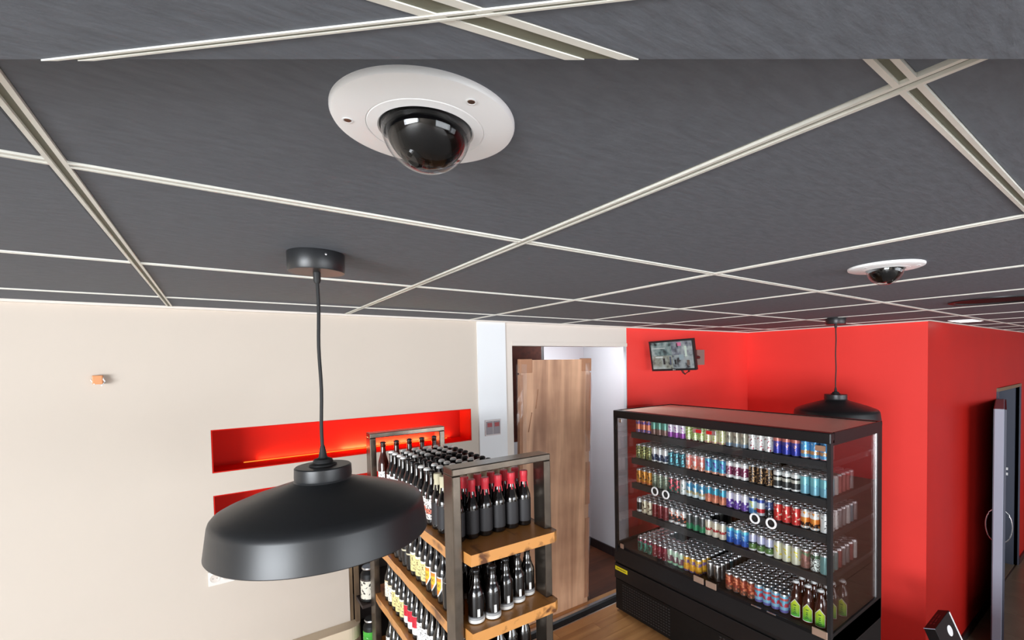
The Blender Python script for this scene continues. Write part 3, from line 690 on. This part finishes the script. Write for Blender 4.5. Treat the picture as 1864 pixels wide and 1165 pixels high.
# third shelf
z = SHZ[2]+.001
seq3 = [('capw', 'white')]+[('capb', 'white')]*3+[('capw', 'white')]*3+[('capb', 'red')]*3+[('capw', 'yellow')]*3+[('capb', 'cream')]*2
cnt = {}
dn3 = {('capw', 'white'): 'silver-capped bottle with white label', ('capb', 'white'): 'black-capped bottle with white label', ('capb', 'red'): 'bottle with red and white label', ('capw', 'yellow'): 'silver-capped pale yellow labelled bottle', ('capb', 'cream'): 'bottle with cream printed label'}
for r, (cp, lb) in enumerate(seq3):
    y = 1.600+.0685*r; cnt[cp, lb] = cnt.get((cp, lb), 0)+1
    for c_ in range(6 if r < 2 else 4):
        x = COLS[c_]-.012+random.uniform(-.002, .002)
        if c_ == 0: bottle('long', 'glassd', cp, lb, (x, y, z), 0, '%s, %s from near post, third rack shelf' % (dn3[cp, lb], ORD[cnt[cp, lb]-1]), 'labelled bottles along the third rack shelf')
        else: bottle('long', 'glassd', 'capb' if cp == 'capb' or c_ > 1 else 'capw', None, (x, y, z), 0, 'dark bottle %s in from the left on third rack shelf, %s row back' % (ORD[c_], ORD[r]), 'dark bottles inside the third rack shelf')
z = SHZ[3]+.001
for r in range(15):
    for c_ in range(2):
        bottle('long', 'glassd', 'capbl', 'white' if c_ == 0 else None, (COLS[c_]-.012, 1.60+.0685*r, z), 0, 'blue-capped bottle low on the fourth rack shelf, %s from near end, %s column' % (ORD[r], ('outer', 'inner')[c_]), 'blue-capped bottles on the fourth rack shelf')

# ------------------------------------------------------------------ alcove with kegs beside the white wall
al = empty('alcove_unit', (1.2, 3.1, 0), label='dark wooden alcove unit at the end of the white wall', cat='shelf unit')
mdk = wood('alcove_wood', (64, 46, 34), (150, 124, 92), 'Z', .6)
boxo('back_board', (.83, 1.72, 3.30, 3.32, 0, 1.15), M['dark'], al); boxo('left_side', (.832, .850, 3.0, 3.30, 0, 1.15), mdk, al); boxo('shelf_board', (.862, 1.70, 2.80, 3.29, .735, .755), M['dark'], al)
boxo('shelf_board', (.862, 1.70, 2.80, 3.29, .395, .415), M['dark'], al); boxo('side_post', (.856, .882, 2.962, 2.988, 0, 1.15), mdk, al)
lg = empty('curved_ledge', (.4, 3.0, .5), label='cream ledge with rounded end along the foot of the white wall', cat='ledge')
pts = [(-2.5, 2.90)]+[(.80+.085*math.sin(a), 2.985-.085*math.cos(a)) for a in [PI/2*k/8 for k in range(9)]]+[(.885, 2.999), (-2.5, 2.999)]
bm = bmesh.new(); lo = [bm.verts.new((a-.4, b_-3.0, 0)) for a, b_ in pts]; hi = [bm.verts.new((a-.4, b_-3.0, .085)) for a, b_ in pts]
bm.faces.new(lo[::-1]); bm.faces.new(hi)
for k in range(len(pts)): bm.faces.new((lo[k], lo[(k+1) % len(pts)], hi[(k+1) % len(pts)], hi[k]))
obj('ledge_board', bm, mat('ledge_cream', (226, 208, 182), .5), lg)
def keg(loc, lab, labmat, label):
    t = empty('mini_keg', loc, label=label, cat='keg')
    bm = bmesh.new(); lathe(bm, [(0, 0), (.05, 0), (.055, .006), (.055, .165), (.052, .175), (.034, .192), (.030, .200), (0, .200)], 28); obj('keg_body', bm, M['fridlow'], t)
    bm = bmesh.new(); patch(bm, .0556, PI+.25-1.0, PI+.25+1.25, .020, .145, 12); obj('label', bm, labmat, t)
    bm = bmesh.new(); lathe(bm, [(.031, .198), (.045, .200), (.047, .206), (.045, .212), (0, .213)], 24); obj('lid_ring', bm, M['silver'], t)
    return t
keg((.926, 2.868, .756), 0, bands('keg_label_cream', [(0, (228, 222, 206)), (.9, (60, 50, 48))], (40, 34, 34), 60, .58, z0=.02, z1=.145), 'black mini keg with cream printed label on the alcove shelf')
kg = keg((.932, 2.868, .416), 0, bands('keg_label_green', [(0, (60, 160, 50)), (.8, (68, 172, 56))], (200, 226, 190), 70, .68, z0=.02, z1=.145), 'black mini keg with bright green label, below the cream-labelled one')

# ------------------------------------------------------------------ display fridge
FX0, FX1, FY0, FY1, FT = 3.0, 3.78, .975, 2.79, 1.81
fr = empty('display_fridge', ((FX0+FX1)/2, (FY0+FY1)/2, 0), label='black glass-door display fridge full of cans against the red wall', cat='fridge')
def fb(name, d, m, bev=0, par=fr, **k): return boxo(name, d, m, par, bev, **k)
fb('base_cabinet', (FX0, FX1, FY0, FY1, .02, .46), M['fridlow'], .006)
bm = bmesh.new(); pz = [(FX0-.012, .455), (FX0-.012, .475), (FX0+.010, .575), (FX0+.035, .598), (FX1-.01, .598), (FX1-.01, .455)]; c0 = fr.location
lo = [bm.verts.new((a-c0.x, FY0-c0.y, z_)) for a, z_ in pz]; hi = [bm.verts.new((a-c0.x, FY1-c0.y, z_)) for a, z_ in pz]
bm.faces.new(lo); bm.faces.new(hi[::-1])
for k in range(len(pz)): bm.faces.new((lo[k], hi[k], hi[(k+1) % len(pz)], lo[(k+1) % len(pz)]))
obj('deck', bm, M['frid'], fr)
fb('plinth', (FX0+.03, FX1-.02, FY0+.02, FY1-.02, 0, .02), M['fridlow'])
fb('front_bumper', (FX0-.014, FX0, FY0+.002, FY1-.002, .305, .44), M['frid'], .004)
gp = fb('grille_panel', (FX0-.006, FX0, FY0+.01, FY1-.01, .03, .295), M['fridlow'])
for (a, b_, n_) in ((2.16, 2.70, 20), (1.05, 1.72, 24)):
    bm = bmesh.new()
    for i in range(n_):
        for j in range(10):
            y_ = a+(b_-a)*(i+.5)/n_; z_ = .06+j*.023; s_ = (b_-a)/n_*.30
            box(bm, FX0-.009-c0.x, FX0-.0055-c0.x, y_-s_-c0.y, y_+s_-c0.y, z_-.004, z_+.004)
    obj('vent_slots', bm, M['shelf'], fr, kind='stuff')
fb('header', (FX0-.004, FX0+.05, FY0, FY1, 1.745, FT), M['frid'], .006)
fb('roof_panel', (FX0+.05, FX1, FY0+.013, FY1-.013, FT-.045, FT-.006), M['topm'], .002, label='metal roof panel reflecting the red wall')
fb('roof_rim', (FX1-.02, FX1, FY0, FY1, FT-.006, FT), M['frid'])
fb('roof_rim', (FX0+.05, FX1, FY1-.012, FY1, FT-.045, FT), M['frid']); fb('roof_rim', (FX0+.05, FX1, FY0, FY0+.012, FT-.045, FT), M['frid'])
fb('back_panel', (FX1-.03, FX1, FY0+.03, 2.60, .46, FT-.045), M['frid'])
for yy in (FY0, FY1-.022):
    fb('front_post', (FX0, FX0+.03, yy, yy+.022, .46, FT-.06), M['blk']); fb('rear_post', (FX1-.075, FX1, yy, yy+.022, .46, FT-.045), M['blk'] if yy > 2 else M['frid'])
    fb('side_bottom_rail', (FX0+.03, FX1-.075, yy, yy+.022, .46, .62), M['frid']); fb('side_top_rail', (FX0+.03, FX1-.075, yy, yy+.022, FT-.075, FT-.045), M['frid'])
    fb('side_glass', (FX0+.03, FX1-.075, yy+.006, yy+.012, .62, FT-.075), M['sidepane'])
    fb('glass_edge', (FX1-.088, FX1-.076, yy+.003, yy+.018, .62, FT-.075), M['silver'] if yy < 2 else M['white'])
for a, b_ in ((2.768, 2.298), (2.293, 1.834), (1.828, 1.393), (1.387, .999)):
    d_ = fb('glass_door', (FX0+.002, FX0+.008, b_, a, .602, 1.745), M['pane'])
SH = [1.628, 1.404, 1.190, .938]
for i, zt in enumerate(SH):
    s_ = fb('shelf', (FX0+.045, FX1-.04, 1.000, 2.605, zt-.014, zt), M['shelf'])
    fb('price_rail', (FX0+.032, FX0+.045, 1.000, 2.605, zt-.046, zt+.004), M['shelf'], .002)
    for yy in (1.02, 1.83, 2.58): fb('shelf_bracket', (FX0+.10, FX1-.03, yy-.006, yy+.006, zt-.045, zt-.014), M['blk'])
for yy, zz in ((2.304, 1.187), (2.191, 1.185), (1.440, 1.194), (1.328, 1.192)):
    bm = bmesh.new(); torus(bm, .030, .0065, 28, 8); bmesh.ops.rotate(bm, verts=bm.verts, cent=(0, 0, 0), matrix=Matrix.Rotation(PI/2, 3, 'Y'))
    obj('ring_handle', bm, M['white'], fr, Vector((FX0-.012, yy, zz))-fr.location)
    bm = bmesh.new(); tube(bm, [(0, 0, 0), (.016, 0, 0)], .0062, 8); obj('handle_stem', bm, M['silver'], fr, Vector((FX0-.014, yy+(.030 if yy in (2.304, 1.440) else -.030), zz))-fr.location)
brk = mat('hinge_plate', (178, 150, 132), .35, metal=.4)  # wood floor's reflection on the silver plates is put into this tan
for yy in (1.892, 1.785, 1.035): 
    fb('hinge_plate', (FX0-.008, FX0+.001, yy-.044, yy+.044, .588, .634), brk, .003)
for yy in (2.70,): fb('hinge_plate', (FX0-.006, FX0+.001, yy-.02, yy+.02, .588, .630), brk, .003)
for yy in (1.895, 1.775, 2.70): fb('top_hinge', (FX0-.006, FX0+.001, yy-.038 if yy < 2.5 else yy-.018, yy+.038 if yy < 2.5 else yy+.018, 1.706, 1.738), M['silver'], .002)
for yy in (1.885, 1.795): fb('red_sticker', (FX0-.0075, FX0-.006, yy-.028, yy+.020, 1.710, 1.734), mat('hinge_red', (190, 24, 24), .4), 0)
fb('price_board', (FX0-.005, FX0+.002, 1.005, 1.062, 1.700, 1.732), mat('small_board', (150, 110, 84), .6))
fb('door_stop', (FX0-.010, FX0-.004, 1.40, 1.47, .600, .606), M['silver']); fb('door_stop', (FX0-.010, FX0-.004, 1.30, 1.36, .600, .606), M['silver'])
yt = fb('warning_sticker', (FX0-.0165, FX0-.0125, 2.625, 2.775, .382, .416), M['yellow'], label='yellow sticker strip')
for k in range(9): fb('sticker_print', (FX0-.0172, FX0-.0164, 2.645+k*.013, 2.652+k*.013, .394, .404), M['blk'])

# ---- cans
CH, CRD = .122, .0270
def can_mesh(mt):
    bm = bmesh.new()
    lathe(bm, [(0, .002), (.019, 0), (.0205, .001), (CRD, .007), (CRD, CH-.013), (.0262, CH-.010), (.0228, CH-.002), (.0228, CH)], 20, mis=[1, 1, 1, 0, 0, 1, 1])
    return mesh('can', bm, [mt, M['lid']])
bm = bmesh.new(); lathe(bm, [(.0228, CH), (.0218, CH+.0004), (.0205, CH-.004), (0, CH-.0042)], 20); box(bm, -.004, .004, -.008, .007, CH-.0042, CH-.0024)
LID = mesh('can_lid', bm, M['lid'])
W_ = (238, 238, 236); K_ = (30, 28, 30)
# name, colour words, count, bands, art colour, art scale, threshold, stretch
D = {
1: [('orange and purple', 3, [(0, (90, 80, 150)), (.25, (226, 120, 84)), (.62, (110, 78, 150)), (.85, W_)], (236, 150, 110), 60, .56), ('teal and brown', 3, [(0, (130, 96, 88)), (.42, (104, 164, 148)), (.9, (150, 190, 178))], None, 0, 0), ('white and purple', 3, [(0, (140, 50, 150)), (.38, (236, 228, 240))], (160, 70, 170), 50, .62), ('green and white', 3, [(0, K_), (.12, (150, 178, 90))], (222, 230, 190), 80, .52), ('cream and lime', 3, [(0, (214, 160, 150)), (.15, (220, 216, 180))], (170, 184, 90), 70, .60), ('grey-beige', 3, [(0, (110, 130, 150)), (.25, (176, 168, 150)), (.85, (200, 200, 196))], (120, 116, 104), 55, .56), ('white art-print', 3, [(0, W_), (.9, W_)], (150, 60, 74), 75, .61), ('indigo and orange', 3, [(0, (46, 56, 160)), (.5, (80, 74, 150)), (.70, (206, 120, 110)), (.88, (70, 70, 150))], (230, 160, 130), 60, .66), ('sky blue and orange', 3, [(0, (214, 120, 110)), (.08, (96, 160, 214)), (.25, (206, 150, 100)), (.42, (84, 160, 220))], (200, 226, 240), 70, .62)],
2: [('olive dotted', 3, [(0, (190, 190, 120)), (.9, (120, 128, 70))], (58, 66, 36), 85, .50), ('white and navy', 3, [(0, W_), (.14, (44, 60, 92)), (.55, W_)], (226, 226, 230), 55, .60), ('dark teal striped', 3, [(0, (26, 60, 76)), (.9, (24, 50, 66))], (90, 186, 200), 70, .56), ('salmon-red and white', 3, [(0, (212, 120, 90)), (.3, (230, 130, 120))], (240, 226, 222), 60, .55), ('blue with violet lettering', 3, [(0, (232, 168, 140)), (.18, (90, 166, 200))], (84, 74, 150), 50, .57), ('white with plum square', 3, [(0, W_), (.22, (128, 50, 84)), (.72, W_)], (236, 220, 226), 70, .60), ('brown and black art', 3, [(0, (52, 36, 30)), (.9, K_)], (206, 160, 110), 90, .57), ('black and white banded', 3, [(0, W_), (.14, (60, 60, 60)), (.45, (200, 198, 186)), (.62, K_), (.72, W_)], None, 0, 0), ('pale teal', 3, [(0, (120, 176, 196)), (.5, (130, 196, 206))], (84, 140, 156), 30, .64)],
3: [('orange-gold', 3, [(0, (214, 120, 60)), (.2, (226, 150, 50))], (60, 34, 24), 45, .60), ('sage and cream', 3, [(0, (150, 160, 136)), (.8, (186, 190, 168))], (92, 104, 92), 80, .54), ('dark green with pink blot', 2, [(0, (30, 84, 70)), (.34, (44, 60, 60)), (.8, (40, 70, 66))], (222, 74, 90), 38, .53), ('white with green stripe', 1, [(0, W_), (.9, W_)], (60, 120, 100), 40, .62), ('blue, white and sand', 3, [(0, (212, 224, 226)), (.25, (190, 172, 130)), (.42, (80, 146, 186))], (228, 236, 240), 55, .58), ('teal and peach', 3, [(0, (222, 140, 110)), (.35, (206, 120, 96)), (.52, (70, 160, 190))], (150, 80, 70), 60, .62), ('purple and white', 3, [(0, (104, 66, 156)), (.55, (230, 226, 240))], (228, 222, 240), 50, .56), ('pale blue and yellow', 1, [(0, (90, 150, 210)), (.35, (190, 216, 226)), (.75, (50, 70, 140))], (222, 220, 110), 50, .60), ('white, blue and red', 1, [(0, (224, 224, 230)), (.2, (204, 40, 50)), (.42, (226, 228, 234)), (.75, (60, 80, 160))], None, 0, 0), ('navy and black', 1, [(0, K_), (.5, (60, 74, 120))], (200, 200, 206), 80, .62), ('red with cream glass', 3, [(0, (206, 54, 50)), (.9, (220, 64, 58))], (240, 220, 196), 42, .60), ('white with orange flame', 2, [(0, W_), (.16, (60, 34, 26)), (.36, (232, 130, 50)), (.6, W_)], (236, 150, 70), 60, .57), ('plain white', 1, [(0, W_), (.9, W_)], (60, 60, 70), 70, .64)],
4: [('black and cream', 1, [(0, W_), (.2, K_), (.72, W_)], None, 0, 0), ('cream with brown splash', 2, [(0, (228, 218, 190)), (.9, W_)], (84, 60, 40), 40, .58), ('dark red', 3, [(0, (120, 20, 30)), (.8, (140, 34, 42))], (190, 150, 150), 100, .66), ('white with orange picture', 3, [(0, W_), (.2, (40, 30, 30)), (.6, W_)], (232, 120, 80), 45, .58), ('charcoal with green foot', 3, [(0, (60, 140, 96)), (.42, (78, 80, 78))], (100, 100, 98), 60, .60), ('cream with red script', 3, [(0, (226, 216, 196)), (.36, (176, 40, 44)), (.52, (226, 216, 196))], (224, 210, 190), 90, .56), ('cobalt and cyan', 3, [(0, (60, 40, 120)), (.08, (36, 84, 176)), (.4, (60, 130, 200)), (.75, (90, 186, 214))], (214, 228, 240), 55, .64), ('lilac and green', 3, [(0, W_), (.14, (92, 130, 70)), (.42, (40, 60, 60)), (.52, (196, 196, 226))], (226, 230, 226), 70, .66), ('pale yellow', 3, [(0, (222, 220, 196)), (.9, (226, 224, 200))], (226, 206, 60), 50, .61), ('brown camouflage', 1, [(0, (130, 88, 78)), (.66, (96, 120, 86)), (.85, (130, 88, 78))], (164, 112, 104), 50, .54), ('black and white patterned', 1, [(0, (226, 230, 224)), (.68, (84, 116, 84)), (.85, (226, 230, 224))], (30, 34, 32), 110, .52), ('grey-teal', 1, [(0, (110, 150, 150)), (.9, (110, 150, 150))], None, 0, 0)],
}
SHN = {1: 'top', 2: 'second', 3: 'third', 4: 'fourth', 5: 'bottom'}
POS = {1: ['only'], 2: ['left', 'right'], 3: ['left', 'middle', 'right'], 4: ['leftmost', 'second', 'third', 'rightmost']}
mi_ = 0; PITCH = (2.556-1.040)/26
def make_proto(nm_, stops, art, asc, th):
    mt = bands('can_print', stops, art, asc, th, .30, .25, z0=0, z1=CH)
    return can_mesh(mt)
THREE = text_mesh('3', .050, .0274, .060, PI+.35, M['blk'])
def place_can(me, x, y, z, label, group, rz):
    t = link('can', me, None, (x, y, z), label=label, cat='can', group=group); t.rotation_euler.z = rz
    l = link('lid', LID, t)
    if label.startswith('orange-gold can') and 'front' in label: link('lettering', THREE, t).rotation_euler.z = -rz
    return t
LOW = {}
def lowcan(bm, x, y, z, mi):
    n = 10
    lo = [bm.verts.new((x+CRD*math.cos(2*PI*k/n), y+CRD*math.sin(2*PI*k/n), z+.004)) for k in range(n)]
    hi = [bm.verts.new((x+CRD*math.cos(2*PI*k/n), y+CRD*math.sin(2*PI*k/n), z+CH-.012)) for k in range(n)]
    tp = [bm.verts.new((x+.0225*math.cos(2*PI*k/n), y+.0225*math.sin(2*PI*k/n), z+CH)) for k in range(n)]
    ti = [bm.verts.new((x+.0205*math.cos(2*PI*k/n), y+.0205*math.sin(2*PI*k/n), z+CH-.004)) for k in range(n)]
    for k in range(n):
        j = (k+1) % n
        f = bm.faces.new((lo[k], lo[j], hi[j], hi[k])); f.material_index = mi; f.smooth = True
        f = bm.faces.new((hi[k], hi[j], tp[j], tp[k])); f.material_index = 0; f.smooth = True
        f = bm.faces.new((tp[k], tp[j], ti[j], ti[k])); f.material_index = 0
    bm.faces.new(ti).material_index = 0
RB = {k: bmesh.new() for k in range(1, 6)}; restm = [M['lid'], mat('can_side_grey', (120, 116, 116), .35, metal=.3), mat('can_side_teal', (70, 110, 120), .35, metal=.3), mat('can_side_red', (140, 60, 56), .35, metal=.3), mat('can_side_white', (206, 204, 200), .35)]
XF = 3.080; XP = .0560
for sh in (1, 2, 3, 4):
    zt = SH[sh-1]+.001; idx = 0
    for (nm_, n_, stops, art, asc, th) in D[sh]:
        me = make_proto(nm_, stops, art, asc, th)
        for q in range(n_):
            y = 2.556-PITCH*idx+random.uniform(-.0012, .0012); idx += 1
            depth = {1: 2, 2: 7, 3: 8, 4: 8}[sh]
            if sh == 2 and nm_ == 'brown and black art' and q == 2: depth = 3
            if sh == 4 and nm_ == 'cream with red script': depth = 1
            indiv = {1: 1, 2: 2, 3: 3, 4: 3}[sh]
            who = 'only' if n_ == 1 else POS[n_][q]
            for d in range(depth):
                x = XF+XP*d+random.uniform(-.001, .001)
                if d < indiv:
                    if d == 0: lb = ('%s can, %sfront row of the %s fridge shelf' % (nm_, '' if n_ == 1 else who+' one, ', SHN[sh]))
                    else: lb = ('%s can in %s row of the %s fridge shelf%s' % (nm_, ORD[d], SHN[sh], '' if n_ == 1 else ', %s one' % who))
                    place_can(me, x, y, zt, lb, 'cans on the %s fridge shelf' % SHN[sh], random.uniform(-.25, .25))
                else: lowcan(RB[sh], x, y, zt, random.choice((1, 1, 2, 3, 4)))
# bottom deck
zt = .599
D5 = [('teal and pink', 3, [(0, (60, 130, 110)), (.4, (70, 140, 120)), (.7, (186, 70, 110)), (.9, (150, 150, 140))], (40, 44, 44), 60, .52, 2.556, 9), ('crimson', 3, [(0, (120, 24, 40)), (.5, (140, 30, 50)), (.85, (90, 26, 34))], (206, 190, 190), 80, .66, None, 4), ('mint with maroon', 3, [(0, (140, 190, 150)), (.2, (110, 50, 66)), (.6, (190, 214, 190))], (220, 230, 216), 60, .60, None, 9), ('yellow and violet', 3, [(0, (92, 66, 130)), (.14, (226, 160, 40)), (.55, (130, 100, 150)), (.75, (226, 170, 50))], (240, 190, 60), 50, .58, None, 8)]
n_ind = 0
ys = 2.556; idx = 0; rows5 = []
for (nm_, n_, stops, art, asc, th, _, dp) in D5:
    me = make_proto(nm_, stops, art, asc, th)
    for q in range(n_):
        y = 2.556-.0545*idx; idx += 1; rows5.append((me, nm_, n_, q, y, dp, 3.085))
mp_ = bands('can_print', [(0, (150, 146, 144)), (.8, (176, 172, 170))], (120, 116, 116), 60, .6, .2, .9, z0=0, z1=CH); mep = can_mesh(mp_)
for q, y in enumerate((1.872, 1.812)): rows5.append((mep, 'plain silver unprinted', 2, q, y, 7, 3.115))
for (nm_, n_, stops, art, asc, th, ylist) in (('brown with red fruit', 4, [(0, (120, 74, 60)), (.3, (150, 60, 44)), (.85, (110, 70, 58))], (226, 130, 90), 45, .55, (1.690, 1.634, 1.578, 1.522)), ('blue and red wavy', 4, [(0, (106, 100, 170)), (.18, (140, 190, 220)), (.35, (206, 70, 90)), (.55, (110, 180, 210)), (.68, (206, 90, 90)), (.8, (130, 190, 220))], (120, 190, 220), 60, .62, (1.465, 1.407, 1.349, 1.291))):
    me = make_proto(nm_, stops, art, asc, th)
    for q, y in enumerate(ylist): rows5.append((me, nm_, n_, q, y, 9, 3.080))
for (me, nm_, n_, q, y, dp, xs) in rows5:
    for d in range(dp):
        x = xs+.0555*d+random.uniform(-.0015, .0015)
        if d < 3:
            place_can(me, x, y, zt, '%s can, %s one of %s row on the fridge bottom deck' % (nm_, POS[n_][q], ('front', 'second', 'third')[d]), 'cans on the fridge bottom deck', random.uniform(-.3, .3))
        else: lowcan(RB[5], x, y, zt, random.choice((1, 1, 2, 3)))
for k, rb in RB.items():
    z_ = (SH+[.598])[k-1]
    bmesh.ops.translate(rb, verts=rb.verts, vec=(-3.4, -1.8, -z_))
    obj('can_stock', rb, restm, None, (3.4, 1.8, z_), label='rows of cans behind the front ones on the %s fridge shelf' % SHN[k], cat='cans', kind='stuff')
# swing-top bottles with house shaped green labels
bm = bmesh.new(); roof = lambda u: .66+.34*(1-abs(2*u-1)); patch(bm, .0365, PI+.22-.85, PI+.22+.85, .012, .128, 12, roof)
LB1 = mesh('label_border', bm, M['socket'])
mgrn, t_, b_ = nt('label_green_gradient')
tc = t_.nodes.new('ShaderNodeTexCoord'); sp = t_.nodes.new('ShaderNodeSeparateXYZ'); rr = t_.nodes.new('ShaderNodeValToRGB'); mr = t_.nodes.new('ShaderNodeMapRange'); mr.inputs['From Min'].default_value = .015; mr.inputs['From Max'].default_value = .12
t_.links.new(tc.outputs['Object'], sp.inputs[0]); t_.links.new(sp.outputs['Z'], mr.inputs['Value']); t_.links.new(mr.outputs[0], rr.inputs[0]); t_.links.new(rr.outputs[0], b_.inputs['Base Color'])
e = rr.color_ramp.elements; e[0].color = s2l((30, 170, 50)); e[1].color = s2l((216, 226, 40)); b_.inputs['Roughness'].default_value = .5
bm = bmesh.new(); patch(bm, .0368, PI+.22-.77, PI+.22+.77, .017, .122, 12, roof); LB2 = mesh('label', bm, mgrn)
bm = bmesh.new()
for k, (zz, ha) in enumerate(((.088, .22), (.070, .12), (.058, .16), (.044, .20), (.034, .34))): patch(bm, .0371, PI+.22-ha, PI+.22+ha, zz-.003, zz+.003, 4)
LB3 = mesh('label_print', bm, mat('label_dark_green', (30, 90, 30), .6))
bm = bmesh.new(); lathe(bm, [(.010, .216), (.016, .219), (.018, .226), (.014, .234), (0, .236)], 20); tube(bm, [(0, -.016, .205), (0, -.021, .222), (0, 0, .239), (0, .021, .222), (0, .016, .205)], .0018, 6); LB4 = mesh('swing_stopper', bm, M['white'])
first = None
for q, y in enumerate((1.219, 1.144, 1.069, 1.036)):
    for d in range(3):
        if q == 3 and d: continue
        loc = (3.092+.078*d, y, zt) if q < 3 else (3.092+.078*3, 1.040, zt)
        lab_ = 'brown swing-top bottle with green house-shaped label, %s in %s row of the fridge' % (('leftmost', 'middle', 'rightmost', 'rightmost')[q], ('front', 'second', 'third')[d] if q < 3 else 'fourth')
        if first is None:
            first = empty('swing_top_bottle', loc); t = first
            link('glass_body', GM['jug', 'glassb'], t); lb_ = link('label_border', LB1, t); link('label', LB2, t); link('label_print', LB3, t); link('swing_stopper', LB4, t)
        else:
            t = first.copy(); col.objects.link(t); t.location = loc
            for ch in list(first.children):
                c_ = ch.copy(); col.objects.link(c_); c_.parent = t
        t['label'] = lab_; t['category'] = 'bottle'; t['group'] = 'swing-top bottles in the fridge'

# ------------------------------------------------------------------ hall door, cabinet, black box
df = empty('door_1', (9.1, 1.17, -1.0), kind='structure')
boxo('casing_top', (8.37, 9.92, 1.150, 1.20, 1.755, 1.80), mat('casing_khaki', (120, 110, 88), .5), df)
boxo('casing_left', (8.36, 8.40, 1.150, 1.36, -1.0, 1.755), M['slate'], df); boxo('casing_right', (9.90, 9.94, 1.155, 1.75, -1.0, 1.755), M['slate'], df)
boxo('jamb_lining', (9.86, 9.898, 1.21, 1.75, -1.0, 1.755), M['slate'], df); boxo('recess_back', (8.0, 9.9, 1.76, 1.80, -1.0, 1.80), M['slab'], df)
boxo('recess_floor', (8.4, 9.9, 1.2, 1.76, -1.0, -.995), M['tilef'], df); boxo('recess_ceiling', (8.4, 9.9, 1.373, 1.76, 1.80, 1.85), M['slab'], df)
for z_ in (.38, .46): boxo('strike_plate', (9.852, 9.861, 1.28, 1.33, z_, z_+.04), M['white'], df)
a = math.atan2(1.05+.19, 8.35-.188)
dl = empty('door_leaf', (8.42, 1.143, -1.0), a+PI+.006, label='grey-blue door leaf standing open, seen edge-on beside the shaded red wall', cat='door')
bm = bmesh.new(); box(bm, .02, 1.55, -.040, .040, .01, 2.66); bmesh.ops.bevel(bm, geom=bm.edges[:], offset=.004, segments=1, affect='EDGES'); obj('leaf', bm, M['slatel'], dl)
bm = bmesh.new(); box(bm, .02, 1.545, .041, .058, .012, 2.655); box(bm, .02, 1.545, -.046, -.041, .012, 2.655); obj('leaf_facing', bm, M['slate'], dl)
for s_ in (-1, 1):
    bm = bmesh.new(); y0_ = s_*(.046 if s_ < 0 else .058); tube(bm, [(1.40, y0_+s_*.055*math.sin(PI*k/12)**.6, 1.18+.34*k/12) for k in range(13)], .007, 8); obj('pull_handle', bm, M['silver'], dl)
Wv, Dv, Lv = Vector((-.005, -.071, .027)), Vector((.319, -.009, .035)), Vector((.020, -.078, -.200))
wd, dd, lh = Wv.length, Dv.length, .46
Wn = Wv.normalized(); Ln = (Lv-Wn*Lv.dot(Wn)).normalized(); Dn = Ln.cross(Wn)
if Dn.dot(Dv) < 0: Dn = -Dn
org = Vector((4.435, .909, .168)); mm = Matrix.Identity(4)
for i in range(3): mm[i][0], mm[i][1], mm[i][2], mm[i][3] = Wn[i], Dn[i], Ln[i], org[i]
bx = bpy.data.objects.new('device_box', None); col.objects.link(bx); bx.matrix_world = mm
tag(bx, 'black carton with white disc and white edge tilted before the red corner', 'box')
bm = bmesh.new(); box(bm, 0, wd, 0, dd, 0, lh); bmesh.ops.bevel(bm, geom=bm.edges[:], offset=.002, segments=1, affect='EDGES'); obj('carton', bm, M['fridlow'], bx)
bm = bmesh.new(); box(bm, wd-.001, wd+.0015, dd-.016, dd+.001, .010, lh); obj('white_edge', bm, M['white'], bx)
bm = bmesh.new(); box(bm, -.0005, wd+.0005, -.0015, .001, -.001, .004); obj('grey_edge', bm, M['slatel'], bx)
bm = bmesh.new(); lathe(bm, [(0, 0), (.038, 0), (.038, .002), (0, .002)], 28); bmesh.ops.rotate(bm, verts=bm.verts, cent=(0, 0, 0), matrix=Matrix.Rotation(PI/2, 3, 'Y')); obj('white_disc', bm, M['white'], bx, (wd, dd*.62, .10))
bm = bmesh.new()
for k, (a0, a1) in enumerate(((.07, .10), (.11, .17), (.18, .24))): box(bm, .018, .030, a0, a1, -.0015, 0); box(bm, .040, .050, a0, a1-.01, -.0015, 0)
obj('printed_lines', bm, mat('faint_red', (110, 34, 38), .6), bx)
low = org+Ln*lh
boxo('black_stand', (4.40, 4.80, low.y-.10, low.y+.14, -1.0, low.z-.045), M['fridlow'], label='plain black stand below the tilted black carton', cat='stand')
for me in bpy.data.meshes: me.update()
